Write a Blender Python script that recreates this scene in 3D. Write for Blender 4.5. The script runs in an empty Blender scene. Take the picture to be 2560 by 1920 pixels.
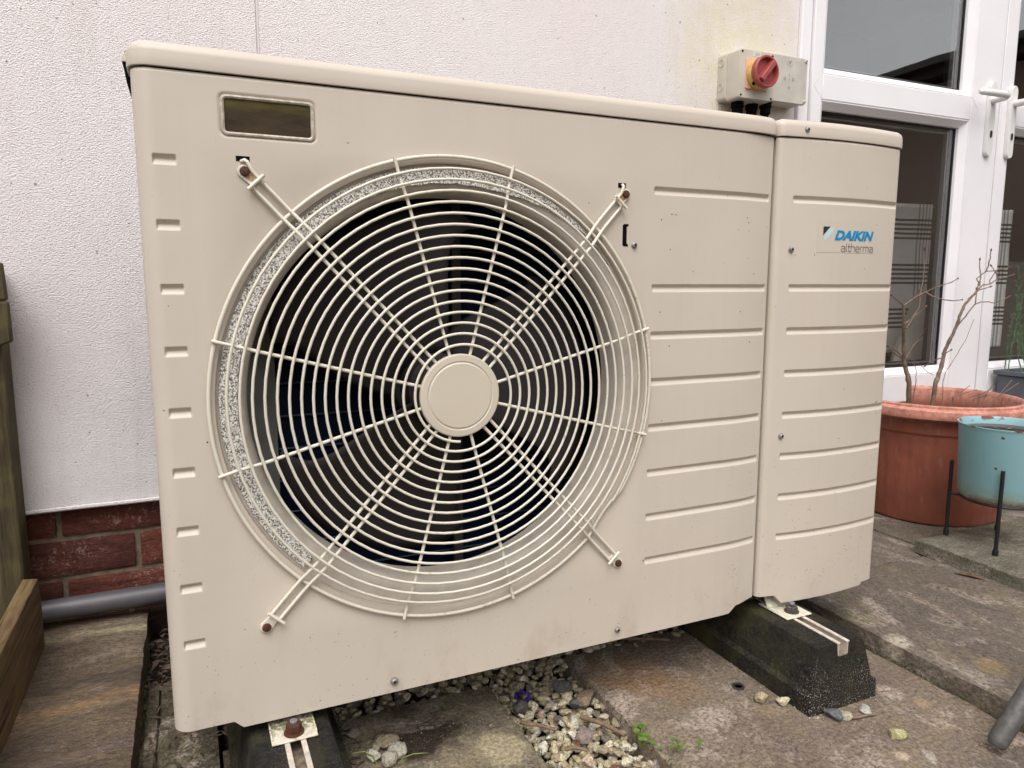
import bpy, bmesh, math, random
import numpy as np
from math import sin, cos, pi, radians, sqrt, hypot, atan2
from mathutils import Matrix, Vector
random.seed(7); RNG = np.random.default_rng(7)
S = bpy.context.scene
COL = S.collection

# ---------------------------------------------------------------- camera
cd = bpy.data.cameras.new("camera"); cam = bpy.data.objects.new("camera", cd); COL.objects.link(cam)
cd.sensor_width = 36.0; cd.lens = 25.3355; cd.clip_start = 0.02; cd.clip_end = 400.0
cam.matrix_world = Matrix(((0.91255, 0.055614, -0.405167, 0.040176),
                           (-0.408966, 0.125008, -0.903947, -0.845843),
                           (0.000377, 0.990596, 0.136821, 0.631588), (0, 0, 0, 1)))
S.camera = cam

# ---------------------------------------------------------------- world, sun, exposure
SUN_EL, SUN_AZ = radians(58), radians(206)      # azimuth from +Y clockwise: behind and left of the camera
W = bpy.data.worlds.new("World"); S.world = W; W.use_nodes = True
wn = W.node_tree.nodes; wl = W.node_tree.links; wn.clear()
sky = wn.new("ShaderNodeTexSky"); sky.sky_type = 'NISHITA'; sky.sun_disc = False
sky.sun_elevation = SUN_EL; sky.sun_rotation = SUN_AZ; sky.air_density = 1.0; sky.dust_density = 4.0; sky.ozone_density = 1.0
hs = wn.new("ShaderNodeHueSaturation"); hs.inputs['Saturation'].default_value = 0.10
cl = wn.new("ShaderNodeTexNoise"); cl.inputs['Scale'].default_value = 1.6; cl.inputs['Detail'].default_value = 5
wtc = wn.new("ShaderNodeTexCoord"); wl.new(wtc.outputs['Generated'], cl.inputs['Vector'])
cr = wn.new("ShaderNodeMapRange"); cr.inputs['From Min'].default_value = .3; cr.inputs['From Max'].default_value = .7
cr.inputs['To Min'].default_value = .74; cr.inputs['To Max'].default_value = 1.22; wl.new(cl.outputs['Fac'], cr.inputs['Value'])
mu = wn.new("ShaderNodeVectorMath"); mu.operation = 'SCALE'
wl.new(sky.outputs[0], hs.inputs['Color']); wl.new(hs.outputs[0], mu.inputs[0]); wl.new(cr.outputs[0], mu.inputs['Scale'])
bg = wn.new("ShaderNodeBackground"); bg.inputs['Strength'].default_value = 0.135
wo = wn.new("ShaderNodeOutputWorld"); wl.new(mu.outputs[0], bg.inputs['Color']); wl.new(bg.outputs[0], wo.inputs['Surface'])
sd = bpy.data.lights.new("sun", 'SUN'); sd.energy = 1.05; sd.angle = radians(40); sd.color = (1.0, 0.96, 0.925)
sun = bpy.data.objects.new("sun", sd); COL.objects.link(sun)
dv = Vector((sin(SUN_AZ) * cos(SUN_EL), cos(SUN_AZ) * cos(SUN_EL), sin(SUN_EL)))
sun.rotation_euler = dv.to_track_quat('Z', 'Y').to_euler(); sun.location = dv * 20
S.view_settings.view_transform = 'Standard'; S.view_settings.look = 'None'
S.view_settings.gamma = 1.0; S.view_settings.use_curve_mapping = False
S.view_settings.exposure = 0.60

# ---------------------------------------------------------------- material helpers
class NT:
    def __init__(s, name):
        s.m = bpy.data.materials.new(name); s.m.use_nodes = True
        s.t = s.m.node_tree; s.n = s.t.nodes; s.l = s.t.links
        s.b = s.n["Principled BSDF"]; s.out = s.n["Material Output"]
        s.tc = s.n.new("ShaderNodeTexCoord")
        s.bump_in = None
    def vec(s, scale=(1, 1, 1), rot=(0, 0, 0), src='Object'):
        m = s.n.new("ShaderNodeMapping"); m.inputs['Scale'].default_value = scale; m.inputs['Rotation'].default_value = rot
        s.l.new(s.tc.outputs[src], m.inputs[0]); return m.outputs[0]
    def noise(s, scale, detail=4, rough=.55, vec=None, dist=0.0):
        n = s.n.new("ShaderNodeTexNoise"); n.inputs['Scale'].default_value = scale; n.inputs['Detail'].default_value = detail
        n.inputs['Roughness'].default_value = rough; n.inputs['Distortion'].default_value = dist
        s.l.new(vec if vec is not None else s.tc.outputs['Object'], n.inputs['Vector']); return n.outputs['Fac']
    def voro(s, scale, vec=None, feature='F1', out='Distance', rnd=1.0):
        n = s.n.new("ShaderNodeTexVoronoi"); n.feature = feature; n.inputs['Scale'].default_value = scale; n.inputs['Randomness'].default_value = rnd
        s.l.new(vec if vec is not None else s.tc.outputs['Object'], n.inputs['Vector']); return n.outputs[out]
    def ramp(s, fac, a, b, to=(0, 1)):
        r = s.n.new("ShaderNodeMapRange"); r.clamp = True
        r.inputs['From Min'].default_value = a; r.inputs['From Max'].default_value = b
        r.inputs['To Min'].default_value = to[0]; r.inputs['To Max'].default_value = to[1]
        s.l.new(fac, r.inputs['Value']); return r.outputs[0]
    def math(s, op, a, b=None):
        r = s.n.new("ShaderNodeMath"); r.operation = op
        for i, v in enumerate((a, b)):
            if v is None: continue
            if isinstance(v, (int, float)): r.inputs[i].default_value = v
            else: s.l.new(v, r.inputs[i])
        return r.outputs[0]
    def mix(s, fac, a, b):
        r = s.n.new("ShaderNodeMix"); r.data_type = 'RGBA'
        if isinstance(fac, (int, float)): r.inputs[0].default_value = fac
        else: s.l.new(fac, r.inputs[0])
        for i, v in ((6, a), (7, b)):
            if isinstance(v, tuple): r.inputs[i].default_value = (*v, 1)
            else: s.l.new(v, r.inputs[i])
        return r.outputs[2]
    def mul(s, a, fac):   # colour times scalar
        r = s.n.new("ShaderNodeVectorMath"); r.operation = 'SCALE'; s.l.new(a, r.inputs[0])
        if isinstance(fac, (int, float)): r.inputs['Scale'].default_value = fac
        else: s.l.new(fac, r.inputs['Scale'])
        return r.outputs[0]
    def xyz(s, src='Object'):
        r = s.n.new("ShaderNodeSeparateXYZ"); s.l.new(s.tc.outputs[src], r.inputs[0]); return r.outputs
    def color(s, c):
        if isinstance(c, tuple): s.b.inputs['Base Color'].default_value = (*c, 1)
        else: s.l.new(c, s.b.inputs['Base Color'])
    def set(s, rough=.5, metal=0.0, spec=.5, coat=None):
        if isinstance(rough, (int, float)): s.b.inputs['Roughness'].default_value = rough
        else: s.l.new(rough, s.b.inputs['Roughness'])
        s.b.inputs['Metallic'].default_value = metal
        s.b.inputs['Specular IOR Level'].default_value = spec
        if coat: s.b.inputs['Coat Weight'].default_value = coat
    def bump(s, h, dist=.001, strength=1.0):
        r = s.n.new("ShaderNodeBump"); r.inputs['Distance'].default_value = dist; r.inputs['Strength'].default_value = strength
        s.l.new(h, r.inputs['Height'])
        if s.bump_in is not None: s.l.new(s.bump_in, r.inputs['Normal'])
        s.bump_in = r.outputs[0]; s.l.new(s.bump_in, s.b.inputs['Normal'])

def simple(name, c, rough=.5, metal=0., spec=.5, var=0.0, vscale=30, bump=0, bscale=400):
    t = NT(name)
    if var:
        f = t.ramp(t.noise(vscale, 5), .3, .7, (1 - var, 1 + var)); rgb = t.n.new("ShaderNodeRGB"); rgb.outputs[0].default_value = (*c, 1)
        t.color(t.mul(rgb.outputs[0], f))
    else: t.color(c)
    t.set(rough, metal, spec)
    if bump: t.bump(t.noise(bscale, 3), bump)
    return t.m

def mat_unit(name='painted_steel', c=(.590, .522, .440), dirt=True):
    t = NT(name)
    big = t.ramp(t.noise(5, 4), .3, .7, (.965, 1.03))
    rgb = t.mix(t.ramp(t.noise(3.1, 3), .35, .65), c, (c[0] * 1.0, c[1] * .975, c[2] * .97))
    col = t.mul(rgb, big)
    if dirt:
        z = t.xyz()[2]
        stk = t.math('MULTIPLY', t.ramp(t.noise(70, 5, .65, t.vec((1, 1, .035))), .48, .72), t.ramp(t.noise(6, 4), .40, .62))
        col = t.mix(t.math('MULTIPLY', stk, .13), col, (.40, .33, .25))
        low = t.ramp(z, .42, .12)                       # splash dirt gathers towards the bottom edge
        sp = t.ramp(t.noise(330, 2, .4), .68, .72)
        sp = t.math('MULTIPLY', sp, t.ramp(t.noise(28, 3), .46, .60))
        sp = t.math('MULTIPLY', sp, t.math('ADD', t.math('MULTIPLY', low, .9), .12))
        col = t.mix(sp, col, (.10, .08, .055))
        st = t.math('MULTIPLY', t.ramp(t.noise(14, 6, .65, t.vec((1, 1, .6))), .52, .72), t.ramp(z, .20, .115))
        col = t.mix(t.math('MULTIPLY', st, .5), col, (.30, .20, .12))
        # rust freckles just below the lid joint
        ru = t.math('MULTIPLY', t.ramp(t.noise(240, 3, .6), .60, .68), t.math('MULTIPLY', t.ramp(z, .836, .846), t.ramp(t.noise(9, 2), .45, .6)))
        col = t.mix(t.math('MULTIPLY', ru, .8), col, (.36, .21, .10))
        ch = t.ramp(t.noise(150, 1, .3), .80, .81)     # tiny chips
        col = t.mix(t.math('MULTIPLY', ch, .7), col, (.12, .10, .09))
    t.color(col); t.set(t.ramp(t.noise(12, 3), .3, .7, (.40, .50)), spec=.45)
    t.bump(t.noise(900, 2), .00006); t.bump(t.noise(9, 2), .0012)
    return t.m

def mat_wire():
    t = NT('wire_paint')
    al = t.math('MULTIPLY', t.ramp(t.noise(95, 4, .6), .57, .68), t.ramp(t.noise(9, 2), .46, .64))
    c = t.mix(t.math('MULTIPLY', al, .75), (.72, .665, .56), (.45, .42, .22))
    ru = t.ramp(t.noise(180, 2), .72, .76)
    c = t.mix(t.math('MULTIPLY', ru, .6), c, (.22, .11, .05))
    t.color(c); t.set(.38, spec=.5); t.bump(t.noise(500, 2), .00015)
    return t.m

def mat_render_wall():
    t = NT('roughcast_render')
    o = t.xyz()
    g = t.noise(330, 5, .62); v = t.voro(300, t.vec((1, 1, 1.25)))
    base = t.mix(t.ramp(t.noise(1.6, 4), .35, .65), (.85, .765, .76), (.85, .80, .785))
    # greyer low down, in broad blotches
    lo = t.math('MULTIPLY', t.ramp(o[2], .95, .30), t.ramp(t.noise(4, 5, .6), .25, .7))
    base = t.mix(t.math('MULTIPLY', lo, .55), base, (.53, .50, .50))
    # algae / cream stain round the isolator
    dx = t.math('POWER', t.math('MULTIPLY', t.math('SUBTRACT', o[0], 1.28), 1 / .17), 2.0)
    dz = t.math('POWER', t.math('MULTIPLY', t.math('SUBTRACT', o[2], 1.19), 1 / .20), 2.0)
    d = t.math('ADD', dx, dz)
    stn = t.math('MULTIPLY', t.ramp(d, 1.7, .1), t.ramp(t.noise(22, 5, .7), .25, .55))
    run = t.math('MULTIPLY', t.ramp(t.math('ABSOLUTE', t.math('SUBTRACT', o[0], 1.27)), .17, .03), t.ramp(t.noise(30, 5, .65, t.vec((1, 1, .12))), .34, .60))
    run = t.math('MULTIPLY', run, t.ramp(o[2], 1.10, 1.22))
    stn = t.math('MAXIMUM', stn, t.math('MULTIPLY', run, .75))
    base = t.mix(t.math('MULTIPLY', stn, .85), base, (.79, .71, .53))
    gr = t.math('MULTIPLY', t.ramp(t.noise(26, 6, .7, t.vec((1, 1, .10))), .50, .72), t.ramp(t.noise(3, 3), .40, .60))
    base = t.mix(t.math('MULTIPLY', gr, .22), base, (.48, .44, .40))
    pits = t.ramp(t.noise(380, 2, .6, t.vec((.75, 1, 1.15))), .42, .26)
    base = t.mix(t.math('MULTIPLY', pits, .62), base, (.38, .33, .30))
    dots = t.ramp(t.noise(120, 1, .3), .755, .775)
    base = t.mix(t.math('MULTIPLY', dots, .7), base, (.16, .12, .10))
    t.color(base); t.set(.85, spec=.25)
    t.bump(t.ramp(t.noise(380, 2, .6, t.vec((.75, 1, 1.15))), .3, .7), .0012, 1.0); t.bump(v, .0006, .6)
    return t.m

def mat_slab(name, cols, seed=0., speck=.5, scale=1.0, moss=0.0, streak=None, bands=(), spots_=()):
    t = NT(name)
    v0 = t.n.new("ShaderNodeVectorMath"); v0.operation = 'ADD'; v0.inputs[1].default_value = (seed, seed * 1.7, 0)
    if streak:
        mp = t.vec(streak[0], (0, 0, streak[1])); t.l.new(mp, v0.inputs[0])
    else: t.l.new(t.tc.outputs['Object'], v0.inputs[0])
    v = v0.outputs[0]
    A, B, Cc, D = cols
    n1 = t.noise(5 * scale, 7, .62, v, .4); n2 = t.noise(11 * scale, 7, .65, v, .6); n3 = t.noise(26 * scale, 6, .7, v)
    c = t.mix(t.ramp(n1, .38, .60), A, B)
    c = t.mix(t.ramp(n2, .50, .68), c, Cc)
    c = t.mix(t.ramp(n3, .50, .72), c, D)
    o_ = t.xyz()
    for (yc, sl, wd, cc) in bands:
        d_ = t.math('ABSOLUTE', t.math('SUBTRACT', t.math('ADD', o_[1], t.math('MULTIPLY', o_[0], sl)), yc))
        d_ = t.math('ADD', d_, t.math('MULTIPLY', t.math('SUBTRACT', n2, .5), wd * 3))
        c = t.mix(t.math('MULTIPLY', t.ramp(d_, wd, wd * .2), t.ramp(n3, .35, .55)), c, cc)
    for (sx_, sy_, sr_, cc, st_) in spots_:
        dx_ = t.math('SUBTRACT', o_[0], sx_); dy_ = t.math('SUBTRACT', o_[1], sy_)
        d_ = t.math('SQRT', t.math('ADD', t.math('MULTIPLY', dx_, dx_), t.math('MULTIPLY', dy_, dy_)))
        d_ = t.math('ADD', d_, t.math('MULTIPLY', t.math('SUBTRACT', n2, .5), sr_ * 2.6))
        c = t.mix(t.math('MULTIPLY', t.ramp(d_, sr_, sr_ * .55), st_), c, cc)
    fine = t.noise(170 * scale, 4, .7, v)
    c = t.mul(c, t.ramp(fine, .30, .70, (.45, 1.55)))
    pale = t.math('MULTIPLY', t.ramp(t.noise(9, 6, .7, v, .8), .53, .66), t.ramp(fine, .36, .58))
    c = t.mix(t.math('MULTIPLY', pale, .25 if bands else .8), c, (.56, .46, .38))
    pur = t.math('MULTIPLY', t.ramp(t.noise(6.3, 6, .7, v, .5), .54, .66), t.ramp(fine, .62, .38))
    c = t.mix(t.math('MULTIPLY', pur, .55), c, (.125, .085, .085))
    sp = t.math('MULTIPLY', t.ramp(t.noise(420, 2, .5), .60, .66), t.ramp(t.noise(14, 4), .42, .62))
    c = t.mix(t.math('MULTIPLY', sp, speck), c, (.58, .52, .45))
    dk = t.math('MULTIPLY', t.ramp(t.noise(360, 2, .5, v), .36, .28), .8)
    c = t.mix(dk, c, (.05, .04, .03))
    if moss:
        mo = t.math('MULTIPLY', t.ramp(t.noise(9, 5, .7), .50, .66), t.ramp(t.noise(130, 3), .4, .6))
        c = t.mix(t.math('MULTIPLY', mo, moss), c, (.13, .135, .05))
    t.color(c); t.set(t.ramp(n2, .3, .7, (.62, .85)), spec=.3)
    t.bump(n3, .006, .8); t.bump(fine, .0030, 1.0); t.bump(t.noise(480, 2), .0012, .8)
    return t.m

def mat_wood(name, c1, c2, axis, green=.3):
    t = NT(name); sc = [55., 55., 55.]; sc[axis] = 3.0
    v = t.vec(tuple(sc))
    n = t.noise(1.0, 6, .65, v, 1.1)
    g = t.noise(4.0, 4, .6, v)
    c = t.mix(t.ramp(n, .32, .66), c1, c2)
    c = t.mul(c, t.ramp(g, .3, .7, (.55, 1.35)))
    ck = t.ramp(t.noise(2.1, 2, .5, v), .335, .30)
    c = t.mix(ck, c, (.03, .022, .012))
    c = t.mix(t.math('MULTIPLY', t.ramp(t.noise(14, 5), .48, .68), green), c, (.16, .155, .04))
    t.color(c); t.set(.75, spec=.25); t.bump(g, .0012, .9); t.bump(n, .0018, .7)
    return t.m

def mat_brick():
    t = NT('red_brick'); info = t.n.new("ShaderNodeObjectInfo")
    n = t.noise(14, 6, .7); f = t.noise(150, 5, .7)
    c = t.mix(info.outputs['Random'], (.15, .045, .029), (.095, .034, .026))
    c = t.mul(c, t.ramp(n, .3, .7, (.65, 1.35)))
    c = t.mul(c, t.ramp(f, .3, .7, (.7, 1.3)))
    sa = t.math('MULTIPLY', t.ramp(t.noise(130, 5, .75, None, 1.0), .54, .62), t.ramp(t.noise(11, 4), .48, .60))
    c = t.mix(t.math('MULTIPLY', sa, .5), c, (.48, .34, .30))
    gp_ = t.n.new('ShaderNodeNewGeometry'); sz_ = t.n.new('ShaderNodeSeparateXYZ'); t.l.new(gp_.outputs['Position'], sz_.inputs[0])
    c = t.mix(t.ramp(sz_.outputs[2], .065, .030, (0, .85)), c, (.022, .016, .010))   # painted shade: bricks blackened under the waste pipe
    t.color(c); t.set(.85, spec=.2)
    t.bump(t.noise(22, 6, .7, t.vec((1, 1, 4)), .8), .007, .9); t.bump(f, .0016)
    return t.m

def mat_attr(name, rough=.8, fscale=260, contrast=.55, bump=.0012):
    t = NT(name); a = t.n.new("ShaderNodeAttribute"); a.attribute_name = "Col"
    f = t.noise(fscale, 4, .7); g = t.noise(60, 4, .6)
    c = t.mul(a.outputs['Color'], t.ramp(f, .3, .7, (1 - contrast, 1 + contrast * .7)))
    pit = t.ramp(t.noise(420, 2, .5), .41, .36)
    c = t.mix(t.math('MULTIPLY', pit, .7), c, (.10, .085, .055))
    c = t.mix(t.math('MULTIPLY', t.ramp(g, .52, .66), .25), c, (.22, .19, .10))
    t.color(c); t.set(rough, spec=.3); t.bump(f, bump)
    return t.m

M = {}
M['unit'] = mat_unit()
M['lid'] = mat_unit('lid_paint', (.60, .53, .45), dirt=False)
M['wire'] = mat_wire()
M['cap'] = mat_unit('hub_cap_plastic', (.60, .53, .43), dirt=False)
M['bell'] = simple('bellmouth_plastic', (.50, .445, .38), .5, var=.13, vscale=45)
M['black'] = simple('black_plastic', (.004, .004, .004), .9, spec=.08)
M['blade'] = simple('fan_blade_plastic', (.027, .022, .0225), .6, spec=.25, var=.12, vscale=20)
M['inner_dark'] = simple('inner_steel_shade', (.012, .012, .013), .7)  # near-black colour stands in for the shade inside the casing
M['inner_plate'] = simple('galvanised_end_plate', (.34, .33, .30), .6, var=.3, vscale=12)
M['coil'] = simple('blue_coated_fins', (.004, .014, .045), .6, spec=.2)
M['tube_metal'] = simple('dull_copper', (.10, .09, .08), .5, .6)
M['rust'] = simple('rusty_steel', (.085, .030, .014), .75, .2, var=.45, vscale=300, bump=.0006, bscale=700)
M['rust_stain'] = simple('rust_stain', (.38, .22, .11), .8, var=.4, vscale=250)
M['screw'] = simple('zinc_screw', (.34, .32, .30), .45, .55, var=.4, vscale=300)
M['bolt_grey'] = simple('grey_bolt', (.13, .115, .11), .45, .7, var=.3, vscale=200)
M['galv'] = simple('dirty_galvanised_channel', (.62, .55, .47), .5, .15, var=.22, vscale=90)
M['galv_in'] = simple('channel_bottom_brown', (.24, .19, .14), .9, var=.5, vscale=120)  # channel floor, browner and darker than the lips
M['tab'] = simple('white_tab_paint', (.72, .66, .56), .5, var=.1, vscale=150)
M['smokypane'] = None
M['render'] = mat_render_wall()
M['brick'] = mat_brick()
M['mortar'] = simple('mortar', (.17, .125, .085), .9, var=.35, vscale=60, bump=.002, bscale=200)
M['pvcu'] = simple('white_pvcu', (.87, .835, .85), .28, spec=.5, var=.03, vscale=9)
M['pvcu2'] = simple('white_handle_coat', (.76, .74, .72), .3)
M['gasket'] = simple('black_gasket', (.010, .009, .009), .6)
M['greyspacer'] = simple('aluminium_spacer', (.35, .35, .35), .35, .6)
M['pipe'] = simple('grey_waste_pipe', (.085, .077, .085), .45, var=.15, vscale=30)
M['boxgrey'] = simple('grey_enclosure', (.56, .52, .44), .45, var=.05, vscale=30)
M['boxlid'] = simple('grey_enclosure_lid', (.53, .49, .43), .5, var=.12, vscale=26)
M['orange'] = simple('faded_orange_plate', (.80, .43, .28), .5, var=.14, vscale=40)
M['yellow'] = simple('faded_yellow_collar', (.62, .40, .12), .5, var=.2, vscale=50)
M['red'] = simple('faded_red_knob', (.34, .062, .055), .42, var=.22, vscale=60)
M['label'] = simple('white_paper_label', (.72, .76, .70), .6)
M['markgrey'] = simple('worn_grey_print', (.36, .33, .31), .7)
M['terra'] = None
M['soil'] = simple('dark_soil', (.035, .024, .016), .95, var=.5, vscale=60, bump=.006, bscale=90)
M['blackwire'] = simple('black_stand_paint', (.008, .008, .009), .5)
M['logo_blue'] = simple('logo_blue', (.0, .235, .50), .45)
M['logo_dark'] = simple('logo_dark', (.02, .025, .03), .45)
M['logo_cyan'] = simple('logo_pale_cyan', (.48, .66, .68), .45)
M['print_grey'] = simple('print_grey', (.20, .18, .175), .5)
M['sticker'] = simple('clear_sticker', (.585, .515, .43), .42)
M['steel_tube'] = simple('grey_metal_tube', (.12, .115, .11), .5, .3, var=.28, vscale=110, bump=.0005, bscale=200)
M['planter_grey'] = simple('grey_planter', (.09, .10, .12), .6, var=.1)
M['leafgreen'] = simple('weed_leaf', (.115, .185, .035), .5, var=.35, vscale=90)
M['grassblade'] = simple('grass_blade', (.20, .27, .06), .5, var=.3, vscale=40)
M['rosemary'] = simple('rosemary_leaf', (.10, .17, .085), .6, var=.3, vscale=40)
M['deadleaf'] = simple('dead_leaf', (.16, .085, .045), .8, var=.5, vscale=80, bump=.001, bscale=150)
M['stick'] = simple('grey_brown_stick', (.20, .13, .085), .85, var=.4, vscale=90, bump=.001, bscale=250)
M['purple'] = simple('purple_scrap', (.06, .03, .30), .6)
M['cushion'] = simple('grey_cushion_cloth', (.72, .69, .62), .9, var=.1, vscale=9, bump=.001, bscale=300)
M['room'] = simple('room_wall_paint', (.42, .235, .205), .9, var=.12, vscale=2)
M['roomfloor'] = simple('room_floor', (.05, .04, .035), .7)
M['brownwall'] = simple('neighbour_wall_paint', (.17, .125, .10), .9, var=.15, vscale=1.2)
M['fascia'] = simple('dark_fascia', (.022, .018, .017), .7)
M['rooftile'] = simple('roof_tile', (.06, .045, .04), .8, var=.2, vscale=5)

def _foam():
    t = NT('speckled_foam_strip'); f = t.noise(440, 2, .9); g = t.noise(60, 4)
    c = t.mix(t.ramp(f, .435, .53), (.13, .115, .095), (.90, .86, .80)); c = t.mix(t.ramp(g, .55, .7, (0, .35)), c, (.30, .25, .18))
    t.color(c); t.set(.7); t.bump(f, .0014, 1.0); return t.m
M['foam'] = _foam()
def _smoky():
    t = NT('brown_stained_pane'); n = t.noise(38, 6, .7, t.vec((.45, 1, 1.6))); o = t.xyz()
    c = t.mix(t.ramp(n, .30, .70), (.028, .019, .010), (.075, .052, .030))
    c = t.mix(t.math('MULTIPLY', t.ramp(o[2], .812, .824), t.ramp(n, .3, .6)), c, (.11, .09, .025))
    t.color(c); t.set(.5, spec=.12); return t.m
M['smokypane'] = _smoky()
def _metalrim():
    t = NT('weathered_rim'); n = t.noise(120, 5, .7)
    c = t.mix(t.ramp(n, .35, .65), (.62, .56, .48), (.33, .28, .20)); t.color(c); t.set(.4, .1); t.bump(n, .0004); return t.m
M['rim'] = _metalrim()
def _rubber():
    t = NT('recycled_rubber'); v = t.noise(520, 2, .6); g = t.noise(150, 3, .6); o = t.xyz()
    c = t.mix(t.ramp(g, .35, .65), (.011, .0105, .010), (.026, .023, .020))
    sp = t.math('MULTIPLY', t.ramp(v, .595, .64), t.math('ADD', t.ramp(o[2], .085, .02, (0, .55)), t.ramp(t.noise(16, 3), .45, .62, (.05, .5))))
    c = t.mix(t.math('MULTIPLY', sp, t.math('MAXIMUM', t.ramp(o[1], -.095, -.120, (.22, 1)), t.ramp(o[2], .088, .096, (0, .45)))), c, (.46, .37, .30))
    sp = None
    mo = t.math('MULTIPLY', t.ramp(t.noise(13, 5, .65), .44, .62), t.ramp(o[1], -.12, .10, (.15, .75)))
    c = t.mix(mo, c, (.085, .078, .030))
    t.color(c); t.set(.88, spec=.2); t.bump(g, .0016); t.bump(v, .0012); return t.m
M['rubber'] = _rubber()
def _terra():
    t = NT('terracotta_plastic'); o = t.xyz(); n = t.noise(18, 5, .6)
    c = t.mix(t.ramp(n, .35, .68), (.30, .095, .058), (.235, .073, .046))
    ch = t.math('MULTIPLY', t.ramp(o[2], .292, .318), t.ramp(t.noise(70, 4, .7), .32, .62, (.35, 1)))
    c = t.mix(t.math('MULTIPLY', ch, .8), c, (.74, .345, .265))     # paler towards the rim
    st = t.ramp(t.noise(34, 5, .65, t.vec((1, 1, .10))), .50, .68, (0, .5)); ws = t.math('MULTIPLY', t.ramp(t.noise(60, 5, .7, t.vec((1, 1, .3))), .56, .70), .35); c = t.mix(ws, c, (.42, .24, .17))
    c = t.mix(st, c, (.20, .06, .035))
    t.color(c); t.set(.45, spec=.4); t.bump(t.noise(300, 3), .0003); return t.m
M['terra'] = _terra()
def _blueenamel():
    t = NT('chipped_blue_enamel'); o = t.xyz(); n = t.noise(60, 5, .7); n2 = t.noise(26, 4, .6)
    c = t.mix(t.ramp(t.noise(6, 3), .3, .7), (.27, .49, .535), (.295, .51, .545))
    edge = t.math('MULTIPLY', t.ramp(o[2], .205, .170), t.ramp(n, .36, .52))
    c = t.mix(t.math('MULTIPLY', edge, .7), c, (.30, .27, .13))
    low = t.math('MULTIPLY', t.ramp(o[2], .182, .166), t.ramp(n2, .38, .52)); c = t.mix(low, c, (.13, .055, .022))
    top = t.math('MULTIPLY', t.ramp(o[2], .318, .327), t.ramp(t.noise(34, 3), .56, .62)); c = t.mix(top, c, (.17, .06, .02))
    chip = t.ramp(t.noise(75, 2, .4), .735, .75); c = t.mix(chip, c, (.13, .09, .05))
    t.color(c); t.set(.3, spec=.5); return t.m
M['blue'] = _blueenamel()
def _glass():
    t = NT('window_glass'); t.n.remove(t.b)
    tr = t.n.new("ShaderNodeBsdfTransparent"); tr.inputs[0].default_value = (.975, .98, .978, 1)
    gl = t.n.new("ShaderNodeBsdfGlossy"); gl.inputs['Roughness'].default_value = 0.0; gl.inputs['Color'].default_value = (1, 1, 1, 1)
    fr = t.n.new("ShaderNodeFresnel"); geo = t.n.new("ShaderNodeNewGeometry"); t.l.new(t.ramp(geo.outputs['Backfacing'], 0, 1, (2.35, 1 / 2.35)), fr.inputs[0])
    mx = t.n.new("ShaderNodeMixShader"); t.l.new(fr.outputs[0], mx.inputs[0]); t.l.new(tr.outputs[0], mx.inputs[1]); t.l.new(gl.outputs[0], mx.inputs[2])
    nb = t.n.new("ShaderNodeBump"); nb.inputs['Distance'].default_value = .002; nb.inputs['Strength'].default_value = .25
    t.l.new(t.noise(3.0, 2), nb.inputs['Height']); t.l.new(nb.outputs[0], gl.inputs['Normal'])
    t.l.new(mx.outputs[0], t.out.inputs['Surface']); return t.m
M['glass'] = _glass()
def _plaid():
    t = NT('plaid_throw'); o = t.xyz()
    def stripes(ax, period, n, w, off):
        f = t.math('MULTIPLY', t.math('ADD', ax, off), 1 / period); f = t.math('FRACT', f)
        s = t.math('MULTIPLY', t.math('FRACT', t.math('MULTIPLY', f, n / w)), 1.0)
        band = t.math('LESS_THAN', f, w); line = t.math('LESS_THAN', s, .52)
        return t.math('MULTIPLY', band, line)
    h = stripes(o[2], .1495, 5, .50, -.0355); v = stripes(o[0], .20, 6, .42, -.105)
    c = t.mix(t.math('MULTIPLY', h, .93), (.80, .79, .76), (.012, .012, .014)); c = t.mix(t.math('MULTIPLY', v, .6), c, (.015, .015, .017))
    t.color(c); t.set(.95, spec=.1); t.bump(t.noise(7, 3), .02); return t.m
M['plaid'] = _plaid()
def mat_bracket(dirty):
    t = NT('bracket_paint'); o = t.xyz(); n = t.noise(110, 5, .7)
    c = t.mix(t.ramp(n, .35, .65), (.74, .70, .60), (.60, .54, .40))
    m_ = t.math('MULTIPLY', t.ramp(o[1], -.022, -.004, (.12, 1)), t.ramp(t.noise(190, 4, .7), .42, .56))
    c = t.mix(t.math('MULTIPLY', m_, .9 if dirty else .25), c, (.12, .12, .035))
    if dirty: c = t.mix(t.math('MULTIPLY', t.ramp(t.noise(60, 4), .55, .68), .6), c, (.32, .20, .09))
    t.color(c); t.set(.55); return t.m
def _ground():
    t = NT('garden_earth'); n = t.noise(9, 6, .7); f = t.noise(120, 4, .7)
    c = t.mix(t.ramp(n, .35, .65), (.045, .036, .022), (.075, .058, .036)); c = t.mul(c, t.ramp(f, .3, .7, (.5, 1.5)))
    c = t.mix(t.math('MULTIPLY', t.ramp(t.noise(16, 4), .52, .66), .5), c, (.06, .07, .022))
    t.color(c); t.set(.95, spec=.15); t.bump(f, .006); return t.m
M['earth'] = _ground()
BRN = ((.165, .124, .094), (.225, .176, .128), (.245, .184, .124), (.158, .115, .104))
M['slabA'] = mat_slab('riven_slab_warm', BRN, 0.0, .45, spots_=((.665, .070, .075, (.30, .18, .095), .75), (.72, .02, .06, (.26, .17, .095), .6), (.885, -.245, .016, (.52, .42, .30), .8), (1.010, -.128, .020, (.46, .38, .29), .7), (1.03, -.17, .014, (.36, .26, .15), .8)))
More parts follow.
